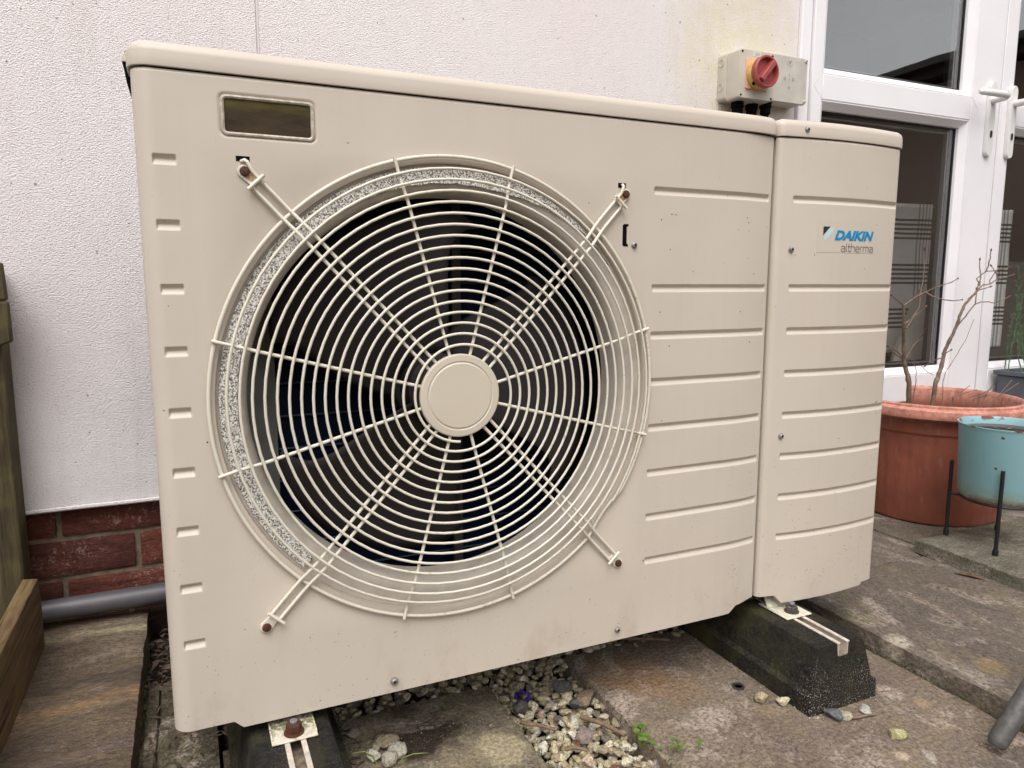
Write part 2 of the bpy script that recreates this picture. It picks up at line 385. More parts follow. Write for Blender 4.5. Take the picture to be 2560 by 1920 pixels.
M['slabB'] = mat_slab('riven_slab_sandy', ((.15, .125, .09), (.25, .205, .14), (.30, .235, .15), (.13, .10, .085)), 3.3, .5, moss=.25, spots_=((.320, .062, .062, (.030, .019, .012), .95), (.265, .085, .030, (.035, .024, .015), .8), (.395, -.004, .045, (.42, .35, .22), .85), (.30, .13, .04, (.07, .055, .03), .8)))
M['slabC'] = mat_slab('riven_slab_layered', ((.088, .064, .046), (.125, .090, .060), (.17, .120, .075), (.070, .050, .040)), 6.1, .30, .9, .22, ((.6, 1.7, 1), -.12), ((.520, .05, .020, (.30, .255, .15)), (.300, -.10, .028, (.27, .165, .085)), (.185, -.2, .02, (.14, .10, .085))))
M['slabD'] = mat_slab('riven_slab_grey', ((.125, .102, .080), (.165, .135, .105), (.19, .145, .10), (.115, .088, .078)), 9.7, .5, 1.0, .2, ((1.3, .7, 1), .3), (), ((1.129, .027, .035, (.16, .15, .06), .7), (1.120, -.060, .028, (.46, .40, .31), .8), (1.174, -.179, .03, (.27, .19, .10), .7)))
M['concrete'] = mat_slab('mossy_concrete_slab', ((.125, .115, .085), (.19, .175, .13), (.24, .215, .16), (.10, .09, .062)), 12.2, .6, 1.2, .6)
M['haunch'] = mat_slab('dark_concrete', ((.065, .055, .034), (.095, .080, .050), (.12, .10, .065), (.05, .042, .028)), 15.0, .25, 1.0, .5)  # dark brown concrete with some moss
M['stone'] = mat_attr('pebble_stone')
M['wood_post'] = mat_wood('weathered_post_wood', (.100, .076, .040), (.052, .039, .020), 2, .30)
M['wood_plank'] = mat_wood('stained_plank_wood', (.185, .118, .056), (.092, .058, .029), 1, .25)

# ---------------------------------------------------------------- mesh helpers
class MB:
    def __init__(s): s.v = []; s.f = []; s.mi = []; s.cur = 0
    def add(s, vs, fs):
        o = len(s.v); s.v += [tuple(p) for p in vs]; s.f += [tuple(i + o for i in f) for f in fs]; s.mi += [s.cur] * len(fs); return s
    def box(s, x0, x1, y0, y1, z0, z1):
        v = [(x, y, z) for z in (z0, z1) for y in (y0, y1) for x in (x0, x1)]
        return s.add(v, [(0, 2, 3, 1), (4, 5, 7, 6), (0, 1, 5, 4), (2, 6, 7, 3), (0, 4, 6, 2), (1, 3, 7, 5)])
    def hexa(s, v8): # bottom 4 ccw, top 4 ccw
        return s.add(v8, [(3, 2, 1, 0), (4, 5, 6, 7), (0, 1, 5, 4), (1, 2, 6, 5), (2, 3, 7, 6), (3, 0, 4, 7)])
    def tube(s, pts, r, n=8, caps=True, closed=False, sq=None):
        P = [Vector(p) for p in pts]; m = len(P); rr = r if hasattr(r, '__len__') else [r] * m
        vs = []; prev = None
        for i in range(m):
            a = P[(i - 1) % m] if (closed or i) else P[0]; b = P[(i + 1) % m] if (closed or i < m - 1) else P[-1]
            T = (b - a).normalized()
            if prev is None:
                u = T.orthogonal().normalized()
            else:
                u = (prev - T * prev.dot(T)).normalized()
            w = T.cross(u); prev = u
            for k in range(n):
                a_ = 2 * pi * k / n; vs.append(P[i] + (u * cos(a_) + w * sin(a_)) * rr[i])
        fs = []; L = m if closed else m - 1
        if closed:  # match twist
            u0 = (vs[0] - P[0]).normalized(); T = (P[1] - P[-1]).normalized()
            uu = (prev - T * prev.dot(T)).normalized(); best = max(range(n), key=lambda k: (vs[k] - P[0]).normalized().dot(uu))
        for i in range(L):
            j = (i + 1) % m; sh = best if (closed and i == m - 1) else 0
            for k in range(n):
                fs.append((i * n + k, i * n + (k + 1) % n, j * n + (k + 1 + sh) % n, j * n + (k + sh) % n))
        if caps and not closed:
            fs.append(tuple(range(n))[::-1]); fs.append(tuple((m - 1) * n + k for k in range(n)))
        return s.add(vs, fs)
    def lathe(s, prof, c=(0, 0, 0), axis='z', n=32, cap0=True, cap1=True, a0=0, a1=2 * pi, rad=None):
        full = abs(a1 - a0 - 2 * pi) < 1e-6; vs = []; cols = n if full else n + 1
        for (r, h) in prof:
            for k in range(cols):
                a = a0 + (a1 - a0) * k / n; q = r * (rad(a, h) if rad else 1)
                x, y = q * cos(a), q * sin(a)
                p = {'z': (x, y, h), 'y': (x, h, y), 'x': (h, x, y)}[axis]
                vs.append((p[0] + c[0], p[1] + c[1], p[2] + c[2]))
        fs = []
        for i in range(len(prof) - 1):
            for k in range(n):
                k2 = (k + 1) % cols
                fs.append((i * cols + k, i * cols + k2, (i + 1) * cols + k2, (i + 1) * cols + k))
        if full:
            if cap0 and prof[0][0] > 1e-6: fs.append(tuple(range(cols))[::-1])
            if cap1 and prof[-1][0] > 1e-6: fs.append(tuple((len(prof) - 1) * cols + k for k in range(cols)))
        return s.add(vs, fs)
    def prism(s, poly, y0, y1, axis='y'):
        n = len(poly)
        def mk(p, h): return {'y': (p[0], h, p[1]), 'x': (h, p[0], p[1]), 'z': (p[0], p[1], h)}[axis]
        vs = [mk(p, y0) for p in poly] + [mk(p, y1) for p in poly]
        fs = [tuple(range(n))[::-1], tuple(range(n, 2 * n))] + [(i, (i + 1) % n, n + (i + 1) % n, n + i) for i in range(n)]
        return s.add(vs, fs)
    def sweep(s, path, prof, closed=True):  # path: (x,y,nx,ny) inward normal; prof: (inset, z)
        m = len(path); k = len(prof)
        vs = [(x + nx * i, y + ny * i, z) for (i, z) in prof for (x, y, nx, ny) in path]
        fs = []
        for j in range(k - 1):
            for i in range(m if closed else m - 1):
                i2 = (i + 1) % m; fs.append((j * m + i, j * m + i2, (j + 1) * m + i2, (j + 1) * m + i))
        return s.add(vs, fs)

def shade(me, ang=35):
    me.polygons.foreach_set('use_smooth', [True] * len(me.polygons)); me.set_sharp_from_angle(angle=radians(ang))

def obj(name, mb, m, parent=None, label=None, bevel=0, ang=35, fix=True, **props):
    me = bpy.data.meshes.new(name); me.from_pydata([tuple(p) for p in mb.v], [], mb.f)
    ms = m if isinstance(m, (list, tuple)) else [m]
    for q in ms: me.materials.append(q)
    if len(ms) > 1: me.polygons.foreach_set('material_index', mb.mi)
    if fix:
        b = bmesh.new(); b.from_mesh(me); bmesh.ops.recalc_face_normals(b, faces=b.faces); b.to_mesh(me); b.free()
    shade(me, ang); me.update()
    return place(name, me, parent, label, bevel, **props)

def place(name, me, parent=None, label=None, bevel=0, **props):
    o = bpy.data.objects.new(name, me); COL.objects.link(o)
    if parent is not None:
        o.parent = parent; T = ORG.get(parent.name, Vector((0, 0, 0))); o.matrix_parent_inverse = Matrix.Translation(-T)
    if bevel:
        b = o.modifiers.new("bevel", 'BEVEL'); b.width = bevel; b.segments = 2; b.limit_method = 'ANGLE'; b.angle_limit = radians(40)
    if label: o['label'] = label
    for k, v in props.items(): o[k] = v
    return o
ORG = {}
def thing(name, loc, label, cat, group=None, kind=None):
    o = bpy.data.objects.new(name, None); COL.objects.link(o); o.location = loc; o.empty_display_size = .02
    ORG[o.name] = Vector(loc)
    if label: o['label'] = label
    if cat: o['category'] = cat
    if group: o['group'] = group
    if kind: o['kind'] = kind
    return o
def boxo(name, dims, m, parent=None, bevel=.001, **kw): return obj(name, MB().box(*dims), m, parent, bevel=bevel, **kw)

# ================================================================ THE GROUND
g = MB(); R_ = 120
g.add([(-R_, -R_, -.075), (R_, -R_, -.075), (R_, R_, -.075), (-R_, R_, -.075)], [(0, 1, 2, 3)])
obj('ground', g, M['earth'], kind='structure')

def vnoise(x, y, s, seed=0):
    from mathutils import noise
    return noise.noise(Vector((x * s + seed * 13.1, y * s - seed * 7.7, seed)))
from mathutils import noise as mn
def slab_mb(x0, x1, y0, y1, zt, th, seed=0, amp=.0016, edge=.003, res=.022, corner=None):
    nx = max(2, int((x1 - x0) / res)); ny = max(2, int((y1 - y0) / res)); m = MB(); vs = []; fs = []
    for j in range(ny + 1):
        for i in range(nx + 1):
            u = i / nx; v = j / ny; x = x0 + (x1 - x0) * u; y = y0 + (y1 - y0) * v
            eb = i in (0, nx) or j in (0, ny)
            if i == 0 or i == nx: x += edge * mn.noise(Vector((y * 17, seed, 3.))) + edge * .5 * mn.noise(Vector((y * 61, seed, 3.)))
            if j == 0 or j == ny: y += edge * mn.noise(Vector((x * 17, seed, 9.))) + edge * .5 * mn.noise(Vector((x * 61, seed, 9.)))
            z = zt + amp * mn.noise(Vector((x * 9, y * 9, seed))) * 1.6 + amp * .6 * mn.noise(Vector((x * 34, y * 34, seed)))
            if eb: z -= .0022 + .0016 * abs(mn.noise(Vector((x * 40, y * 40, seed))))
            vs.append((x, y, z))
    W_ = nx + 1
    for j in range(ny):
        for i in range(nx): fs.append((j * W_ + i, j * W_ + i + 1, (j + 1) * W_ + i + 1, (j + 1) * W_ + i))
    rim = [i for i in range(W_)] + [j * W_ + nx for j in range(1, ny + 1)] + [ny * W_ + i for i in range(nx - 1, -1, -1)] + [j * W_ for j in range(ny - 1, 0, -1)]
    o = len(vs); n = len(rim)
    for lvl, (dz, io) in enumerate(((-.004, .0006), (-th * .5, -.0003), (-th, .0012))):
        for q in rim:
            x, y, z = vs[q]; cx, cy = (x0 + x1) / 2, (y0 + y1) / 2
            jit = .0012 * mn.noise(Vector((x * 55, y * 55, lvl + seed)))
            vs.append((x + (jit + io * (1 if x > cx else -1)) * (abs(x - cx) > (x1 - x0) * .49), y + (jit + io * (1 if y > cy else -1)) * (abs(y - cy) > (y1 - y0) * .49), zt + dz if lvl else z + dz))
    prev = rim
    for lvl in range(3):
        cur = [o + lvl * n + i for i in range(n)]
        for i in range(n): fs.append((prev[i], cur[i], cur[(i + 1) % n], prev[(i + 1) % n]))
        prev = cur
    fs.append(tuple(prev)); m.add(vs, fs); return m

patio = thing('patio', (0, 0, 0), 'stone slab patio in front of the house, stepped up on the right', None, kind='structure')
def slab(x0, x1, y0, y1, zt, th, m, seed, **kw): return obj('paving_slab', slab_mb(x0, x1, y0, y1, zt, th, seed, **kw), m, patio, ang=50)
slab(.594, 1.096, -.296, .178, 0, .045, M['slabA'], 1, res=.018)
slab(.594, 1.32, -.92, -.302, .0085, .045, M['slabD'], 2)
slab(.594, 1.32, -1.6, -.925, .004, .045, M['slabA'], 3)
slab(.205, .444, -.50, .150, 0, .042, M['slabB'], 4, res=.016)
slab(.205, .444, -1.1, -.505, 0, .042, M['slabA'], 5)
slab(.052, .200, -.50, .150, -.003, .042, M['haunch'], 6)
slab(-.60, -.0575, .02, .604, .031, .065, M['slabC'], 7, res=.011, amp=.003, edge=.002)
slab(-.60, -.0575, -.62, .015, .030, .065, M['slabC'], 8)
slab(1.101, 1.562, -.290, .190, .031, .052, M['slabD'], 9, res=.018)
slab(1.098, 1.562, .194, .588, .030, .052, M['slabD'], 10)
slab(1.567, 2.20, .194, .588, .030, .052, M['slabD'], 11)
slab(1.567, 2.20, -.290, .190, .029, .052, M['slabD'], 12)
slab(2.205, 3.0, -.290, .588, .030, .052, M['slabD'], 13)
slab(1.330, 2.2, -.92, -.295, .029, .052, M['slabA'], 14)
# dark mossy concrete strip left of the unit, cracked
def haunch():
    m = MB(); vs = []; fs = []; x0, x1, y0, y1 = -.0575, .046, -.30, .40; nx, ny = 52, 160
    for j in range(ny + 1):
        for i in range(nx + 1):
            x = x0 + (x1 - x0) * i / nx; y = y0 + (y1 - y0) * j / ny
            z = -.018 + .004 * mn.noise(Vector((x * 22, y * 14, 4.))) + .0026 * mn.noise(Vector((x * 70, y * 50, 4.)))
            xc = -.0335 + .0016 * mn.noise(Vector((0, y * 30, 1.))); d = abs(x - xc)
            w = .0016 + .003 * max(0, mn.noise(Vector((3., y * 26, 1.))))
            z -= .010 * max(0, 1 - (d / w) ** 2)
            x2 = y - (.165 + .22 * (x + .03)) + .006 * mn.noise(Vector((x * 60, 2., 1.)))
            if x > -.033: z -= .012 * max(0, 1 - (abs(x2) / .004) ** 2)
            if x < -.050: z -= .012 * (1 - (x + .0575) / .0075)
            vs.append((x, y, z))
    for j in range(ny):
        for i in range(nx): fs.append((j * (nx + 1) + i, j * (nx + 1) + i + 1, (j + 1) * (nx + 1) + i + 1, (j + 1) * (nx + 1) + i))
    m.add(vs, fs); m.box(x0, x1, y0, y1, -.07, -.042); return m
obj('concrete_strip', haunch(), M['haunch'], patio, ang=60, fix=False, label='dark cracked concrete strip left of the heat pump')

# bed of earth under the gravel
bedm = MB(); vs = []; fs = []; nx, ny = 90, 70; bx0, bx1, by0, by1 = -.10, 1.12, -.55, .60
for j in range(ny + 1):
    for i in range(nx + 1):
        x = bx0 + (bx1 - bx0) * i / nx; y = by0 + (by1 - by0) * j / ny
        vs.append((x, y, -.046 + .005 * mn.noise(Vector((x * 14, y * 14, 0))) + .003 * mn.noise(Vector((x * 50, y * 50, 0)))))
for j in range(ny):
    for i in range(nx): fs.append((j * (nx + 1) + i, j * (nx + 1) + i + 1, (j + 1) * (nx + 1) + i + 1, (j + 1) * (nx + 1) + i))
bedm.add(vs, fs); obj('gravel_bed', bedm, M['soil'], ang=60, fix=False, kind='structure', label='dark earth bed showing between the gravel under the unit')

# ---------------------------------------------------------------- stones
def ico(sub):
    b = bmesh.new(); bmesh.ops.create_icosphere(b, subdivisions=sub, radius=1); b.verts.ensure_lookup_table()
    v = np.array([p.co[:] for p in b.verts]); f = np.array([[q.index for q in k.verts] for k in b.faces]); b.free(); return v, f
ICO1, ICO2, ICO3 = ico(1), ico(2), ico(3)
def rock(base, rng, flat=.62, cuts=11, lump=.10):
    v = base[0].copy()
    for _ in range(cuts):
        n = rng.normal(size=3); n /= np.linalg.norm(n); d = rng.uniform(.50, .90)
        h = v @ n; over = np.maximum(0, h - d); v -= np.outer(over, n)
    s = np.array([rng.uniform(.75, 1.25), rng.uniform(.6, 1.0), flat * rng.uniform(.7, 1.15)]); v *= s
    v += lump * rng.normal(size=v.shape) * .18
    return v
PAL = np.array([(.54, .46, .30), (.60, .53, .38), (.46, .38, .24), (.66, .61, .50), (.40, .33, .22), (.25, .21, .18), (.48, .36, .27), (.15, .135, .13), (.58, .51, .31)])
def heap(name, spots, palw=None, base=ICO2, **kw):
    V = []; F = []; C_ = []; off = 0; rng = np.random.default_rng(len(spots) + 3)
    for (x, y, z, r) in spots:
        v = rock(base, rng); a, b, c = rng.uniform(0, 2 * pi), rng.normal() * .35, rng.normal() * .35
        Rm = np.array(Matrix.Rotation(a, 3, 'Z') @ Matrix.Rotation(b, 3, 'X') @ Matrix.Rotation(c, 3, 'Y'))
        v = v @ Rm.T * r + np.array([x, y, z]); V.append(v); F.append(base[1] + off); off += len(v)
        c = PAL[rng.choice(len(PAL), p=palw)] * rng.uniform(.75, 1.2); C_.append(np.tile(np.append(c, 1.), (len(v), 1)))
    V = np.concatenate(V); F = np.concatenate(F); C_ = np.concatenate(C_)
    me = bpy.data.meshes.new(name); me.from_pydata(V.tolist(), [], F.tolist()); me.materials.append(M['stone'])
    at = me.color_attributes.new("Col", 'FLOAT_COLOR', 'POINT'); at.data.foreach_set('color', C_.ravel().astype(np.float32))
    shade(me, 20); return place(name, me, **kw)
spots = []
def region(x0, x1, y0, y1, step, z0, z1, r0, r1, seed):
    rg = random.Random(seed); y = y0
    while y < y1:
        x = x0
        while x < x1:
            spots.append((x + rg.uniform(-.5, .5) * step, y + rg.uniform(-.5, .5) * step, rg.uniform(z0, z1), rg.uniform(r0, r1))); x += step
        y += step
region(.450, .590, -.42, .17, .0130, -.038, -.029, .0070, .0110, 1)
region(.452, .588, -.42, .17, .0150, -.027, -.018, .0060, .0112, 2)
region(.458, .582, -.38, .10, .028, -.017, -.011, .0062, .0125, 3)
region(.20, 1.08, .170, .585, .021, -.036, -.028, .009, .014, 4)
region(.20, 1.08, .172, .50, .024, -.022, -.012, .008, .0125, 5)
region(.205, .60, .158, .20, .018, -.010, -.001, .006, .010, 6)
region(.62, .90, .165, .26, .020, -.010, .001, .007, .012, 7)
spots = [s for s in spots if not (hypot(s[0] - .5125, s[1] - .118) < .013 and s[2] > -.03)]
heap('gravel', spots, palw=[.18, .19, .14, .14, .11, .05, .06, .015, .115], kind='stuff', label='cream and grey gravel between and behind the slabs under the unit')

def stone_thing(x, y, z, r, color, label, seed, name='pebble', group='loose stones lying on the patio', flat=.65, elong=1.0):
    rng = np.random.default_rng(seed); v = rock(ICO3, rng, flat, 10, .10) * r * np.array([elong, 1, 1])
    Rm = np.array(Matrix.Rotation(rng.uniform(0, 6.28), 3, 'Z')); v = v @ Rm.T; v[:, 2] -= v[:, 2].min(); 
    me = bpy.data.meshes.new(name); me.from_pydata(v.tolist(), [], ICO3[1].tolist()); me.materials.append(M['stone'])
    at = me.color_attributes.new("Col", 'FLOAT_COLOR', 'POINT'); at.data.foreach_set('color', np.tile(np.array([*color, 1.], np.float32), len(v)).astype(np.float32))
    shade(me, 30); o = place(name, me, label=label, category='stone', group=group); o.location = (x, y, z); return o
stone_thing(.809, -.0645, -.0015, .0160, (.55, .46, .28), 'long cream pebble on the slab, left one of two beside the black foot', 11, elong=1.4)
stone_thing(.8335, -.085, -.0015, .0135, (.56, .50, .34), 'cream pebble touching the left side of the black rubber foot', 12)
stone_thing(.872, -.143, -.0015, .0150, (.14, .145, .16), 'dark grey pebble in front of the black rubber foot', 13)
stone_thing(.8875, -.149, -.0015, .0145, (.50, .46, .34), 'cream pitted pebble next to the dark grey one before the black foot', 14)
stone_thing(.9300, -.1505, -.0015, .0130, (.50, .48, .42), 'pale pebble at the front right corner of the black foot', 15)
stone_thing(.9204, -.2102, -.0015, .0140, (.46, .42, .22), 'lone yellowish pebble on the open slab right of the black foot', 16)
stone_thing(.9205, -.2589, -.0012, .0130, (.38, .33, .28), 'flat pale stone flake low on the right slab', 17, flat=.22, elong=1.5)
for i, (x, y, r, c) in enumerate(((.2599, .058, .011, (.36, .29, .20)), (.2349, .0404, .0115, (.50, .46, .38)), (.2647, .0341, .0125, (.44, .41, .33)), (.2518, .0716, .0095, (.33, .27, .18)), (.251, .0225, .012, (.42, .38, .30)), (.2189, .1026, .010, (.30, .26, .20)), (.243, .0585, .008, (.38, .33, .25)))):
    stone_thing(x, y, -.001, r * 1.25, c, ['brown pebble at the back of the small pile beside the left foot', 'pale standing pebble at the left of the small pile by the left foot', 'pale grey pebble at the right of the small pile by the left foot', 'small brown pebble at the top of the pile by the left foot', 'pale pebble at the front of the small pile by the left foot', 'brown pebble alone just under the unit beside the left foot', 'smallest tan pebble in the middle of the pile by the left foot'][i], 30 + i, group='pebbles piled beside the left rubber foot')
stone_thing(.5276, -.0134, -.0185, .0170, (.25, .20, .17), 'large purplish brown stone in the middle of the gravel', 51, name='large_stone', group='large stones in the gravel strip')
stone_thing(.5600, .1085, -.0185, .0185, (.12, .115, .12), 'large dark grey stone in the gravel close to the unit', 52, name='large_stone', group='large stones in the gravel strip')
stone_thing(.4705, .0850, -.0185, .0170, (.12, .105, .105), 'square dark grey stone at the left edge of the gravel by the purple scrap', 53, name='large_stone', group='large stones in the gravel strip')
stone_thing(.5562, .060, -.0185, .0130, (.14, .13, .12), 'smaller dark grey stone near the right slab edge in the gravel', 54, name='large_stone', group='large stones in the gravel strip')
stone_thing(.5770, .066, -.0180, .0150, (.30, .205, .14), 'long orange brown stone against the right slab edge', 55, name='large_stone', group='large stones in the gravel strip', elong=1.5)
# rubble in the gap at bottom left
for i, (x, y, r) in enumerate(((-.010, .150, .016), (-.028, .142, .010), (.004, .168, .012), (.022, .172, .010))):
    stone_thing(x, y, -.022, r, (.15, .125, .08), ['biggest mossy rubble stone below the unit corner', 'smallest rubble stone by the crack below the unit corner', 'middle rubble stone below the unit corner', 'rubble stone deepest under the unit corner'][i], 70 + i, name='rubble_stone', group='rubble under the left corner of the unit')
# washer
obj('washer', MB().lathe([(.0062, 0), (.0098, .0), (.0098, .0022), (.0062, .0022), (.0062, 0)], (.8022, -.0214, .0008), n=24), M['bolt_grey'], label='small grey metal washer lying on the slab left of the black foot', category='washer')
# sticks and leaves
def stick(pts, r, label, m='stick', name='stick', cat='stick', n=7):
    P = []
    for i in range(len(pts) - 1):
        for k in range(4):
            t = k / 4; P.append([pts[i][j] * (1 - t) + pts[i + 1][j] * t + random.uniform(-.0006, .0006) for j in range(3)])
    P.append(pts[-1]); rr = [r * (1 - .35 * i / len(P)) for i in range(len(P))]
    return obj(name, MB().tube(P, rr, n), M[m], label=label, category=cat, group='twigs lying about the gravel and slabs', ang=60)
stick([(.8892, -.156, .004), (.912, -.1612, .0042), (.9336, -.1657, .004)], .0020, 'straight brown twig on the slab before the black foot')
stick([(.949, -.085, .0035), (.985, -.120, .0035), (1.02, -.135, .003)], .0008, 'hair thin dark twig curving out from behind the black foot')
stick([(.4518, .0415, -.004), (.470, .021, -.001), (.4901, .0059, -.004)], .0034, 'short grey stick at the left edge of the gravel')
stick([(.5405, .0181, -.005), (.556, -.010, -.001), (.5744, -.0472, -.004)], .0042, 'longest brown stick lying across the gravel by the right slab')
stick([(.4829, -.0381, -.005), (.495, -.044, -.002), (.5099, -.0526, -.006)], .0030, 'dark brown stick low in the middle of the gravel')
stick([(.640, .215, -.002), (.69, .20, .004), (.79, .14, .006)], .0045, 'thick dark branch piece beside the right foot under the unit')
def leaf(x, y, z, L_, w, ang, label, m='deadleaf', name='dead_leaf', curl=.35, cat='leaf', group='dead leaves on the gravel and slabs'):
    vs = []; fs = []; n = 8
    for i in range(n + 1):
        t = i / n; ww = w * sin(pi * min(.97, t * .95 + .03)) ** .8
        for k in (-1, 0, 1):
            lx = (t - .5) * L_; ly = k * ww; lz = curl * (ly * ly) / w + .12 * L_ * sin(pi * t) * curl + (0 if k else -.0006)
            vs.append((x + lx * cos(ang) - ly * sin(ang), y + lx * sin(ang) + ly * cos(ang), z + lz))
    for i in range(n):
        for k in range(2): fs.append((i * 3 + k, i * 3 + k + 1, (i + 1) * 3 + k + 1, (i + 1) * 3 + k))
    m_ = MB().add(vs, fs); o = obj(name, m_, M[m], label=label, category=cat, group=group, ang=80, fix=False)
    so = o.modifiers.new('thick', 'SOLIDIFY'); so.thickness = .0005; return o
leaf(1.487, .066, .0325, .055, .0065, -1.1, 'reddish brown leaf on the step beside the raised slab', m='deadleaf')
leaf(.497, -.105, -.010, .030, .008, .4, 'curled brown leaf low in the gravel strip, left of its fellow')
leaf(.528, -.098, -.010, .022, .006, -.6, 'pinkish brown leaf low in the gravel strip, right of its fellow')
leaf(.505, -.030, -.008, .018, .006, 1.6, 'small orange brown leaf in the middle of the gravel')
# purple scrap and black hollow
sc = MB(); rng = np.random.default_rng(5)
for k in range(7):
    a = k * .9; c = Vector((.4916 + .007 * cos(a), .114 + .007 * sin(a), -.010 + .002 * k % .006)); sc.add([c + Vector(rng.normal(size=3) * .005) for _ in range(4)], [(0, 1, 2), (0, 2, 3), (0, 3, 1), (1, 3, 2)])
obj('paper_scrap', sc, M['purple'], label='crumpled purple scrap among the gravel under the unit edge', category='scrap', ang=20)

# debris of dead leaves in the gap behind the concrete strip
dm = MB(); rg = random.Random(3)
for k in range(620):
    x = rg.uniform(-.056, .10); y = rg.uniform(.33, .585); z = -.040 + rg.uniform(0, .022) + .01 * (y - .33) / .25
    L_ = rg.uniform(.008, .026); a = rg.uniform(0, 6.28); w = rg.uniform(.0015, .006); t = rg.uniform(-.5, .5); b = rg.uniform(-.4, .4)
    d = Vector((cos(a), sin(a), t)) * L_ * .5; n = Vector((-sin(a), cos(a), b)) * w; c = Vector((x, y, z)); q = c + Vector((0, 0, rg.uniform(.001, .005)))
    dm.add([c - d, q - n, c + d, q + n], [(0, 1, 2), (0, 2, 3)])
for k in range(160):
    x = rg.uniform(.20, .30) if k % 2 else rg.uniform(-.05, .06); y = rg.uniform(.0, .20) if k % 2 else rg.uniform(.19, .36)
    if k % 2 and not (.195 < x < .225): continue
    L_ = rg.uniform(.004, .014); a = rg.uniform(0, 6.28); c = Vector((x, y, .002 if k % 2 else -.012)); d = Vector((cos(a), sin(a), rg.uniform(-.3, .3))) * L_; n = Vector((-sin(a), cos(a), .3)) * .0018
    dm.add([c - d, c - n, c + d, c + n], [(0, 1, 2), (0, 2, 3)])
obj('leaf_litter', dm, simple('leaf_litter_brown', (.085, .055, .038), .9, var=.6, vscale=70), kind='stuff', label='dark rotting leaves and fibres in the gap beside the unit', ang=20, fix=False)

# moss tufts and grit in joints and round the feet
mo = MB(); rg = random.Random(12); gr_ = []
JO = [(.198, -.13, .206, .15, 420), (1.096, -.28, 1.102, .10, 260), (.055, -.13, .062, .12, 60), (-.0575, .02, -.050, .40, 120), (.590, -.16, .597, .12, 60), (.444, -.1, .449, .14, 60), (1.562, -.02, 1.569, .5, 120)]
for (ax, ay, bx_, by_, cnt) in JO:
    for k in range(cnt):
        x = rg.uniform(ax, bx_) + rg.gauss(0, .0022); y = rg.uniform(ay, by_); z = (.029 if x > 1.3 else .0) + rg.uniform(-.003, .001)
        for q in range(3):
            a = rg.uniform(0, 6.28); h = rg.uniform(.0015, .0048); w = .0007
            mo.add([(x - w * sin(a), y + w * cos(a), z), (x + w * sin(a), y - w * cos(a), z), (x + h * .6 * cos(a), y + h * .6 * sin(a), z + h)], [(0, 1, 2)])
obj('moss', mo, simple('moss_green', (.085, .10, .025), .9, var=.5, vscale=60), kind='stuff', label='small green moss tufts growing in the slab joints', fix=False, ang=10)
for k in range(420):
    m_ = k % 6
    if m_ == 0: x, y = .845 + rg.uniform(-.012, .006), rg.uniform(-.13, .14)
    elif m_ == 1: x, y = rg.uniform(.84, .99), -.133 + rg.gauss(0, .006)
    elif m_ == 2: x, y = .990 + rg.uniform(-.002, .012), rg.uniform(-.13, .05)
    elif m_ == 3: x, y = rg.uniform(.60, 1.09), rg.uniform(-.28, .17)
    elif m_ == 4: x, y = rg.uniform(.21, .44), rg.uniform(-.1, .15)
    else: x, y = .2015 + abs(rg.gauss(0, .006)), rg.uniform(-.08, .14)
    gr_.append((x, y, .0006, rg.uniform(.0006, .0017)))
heap('grit', gr_, palw=[.1, .1, .15, .1, .2, .15, .1, .05, .05], base=ICO1, kind='stuff', label='loose grit scattered on the slabs round the feet')

# weeds
def weed(x, y, z, n, size, seed, label):
    rg = random.Random(seed); t = thing('weed', (x, y, z), label, 'weed', 'small green weeds in the joints')
    st = MB(); lv = MB()
    for k in range(n):
        a = rg.uniform(0, 6.28); h = size * rg.uniform(.4, 1.0); r = size * rg.uniform(.15, .75)
        p = Vector((x + r * cos(a), y + r * sin(a), z + h)); st.tube([(x, y, z - .004), (x + r * .4 * cos(a), y + r * .4 * sin(a), z + h * .7), p], .0004, 5)
        for q in range(3):
            b = a + q * 2.09; s = size * rg.uniform(.14, .26); pts = [p]; m_ = 8
            for i in range(m_):
                u = -1.0 + 2.0 * i / (m_ - 1); rr = s * (1.0 if abs(u) > .25 else .88)
                pts.append(p + Vector((cos(b + u * .95) * rr, sin(b + u * .95) * rr, .12 * s * cos(u * 2) + rg.uniform(-.1, .1) * s)))
            lv.add(pts, [(0, i, i + 1) for i in range(1, m_)])
    obj('stem', st, M['grassblade'], t); obj('leaf', lv, M['leafgreen'], t, fix=False, ang=60)
weed(.5872, -.0667, -.012, 12, .026, 1, 'largest bright green weed where the gravel meets the slab corner')
weed(.6000, -.0460, -.020, 6, .013, 2, 'small weed against the slab edge above the largest one')
weed(.6020, -.0900, -.015, 7, .015, 3, 'weed with tiny round leaves right of the largest one')
weed(.6180, -.1150, .004, 9, .017, 4, 'green weed at the bottom edge on the right slab')
weed(.6420, -.1250, .004, 6, .013, 5, 'rightmost tiny weed at the bottom edge of the slab')
def grass(pts, w, label):
    vs = []; fs = []; n = len(pts)
    for i, p in enumerate(pts):
        d = (Vector(pts[min(i + 1, n - 1)]) - Vector(pts[max(i - 1, 0)])).normalized(); s = d.cross(Vector((0, 0, 1))).normalized()
        ww = w * (1 - (i / (n - 1)) ** 2 * .92); vs += [Vector(p) - s * ww, Vector(p) + Vector((0, 0, -.0005)), Vector(p) + s * ww]
    for i in range(n - 1):
        for k in range(2): fs.append((i * 3 + k, i * 3 + k + 1, (i + 1) * 3 + k + 1, (i + 1) * 3 + k))
    obj('grass_blade', MB().add(vs, fs), M['grassblade'], label=label, category='grass', group='grass blades beside the left foot', fix=False, ang=80)
grass([(.2360, .028, .0), (.232, .031, .012), (.222, .037, .018), (.208, .043, .016), (.196, .041, .004)], .0013, 'grass blade arching left beside the left foot')
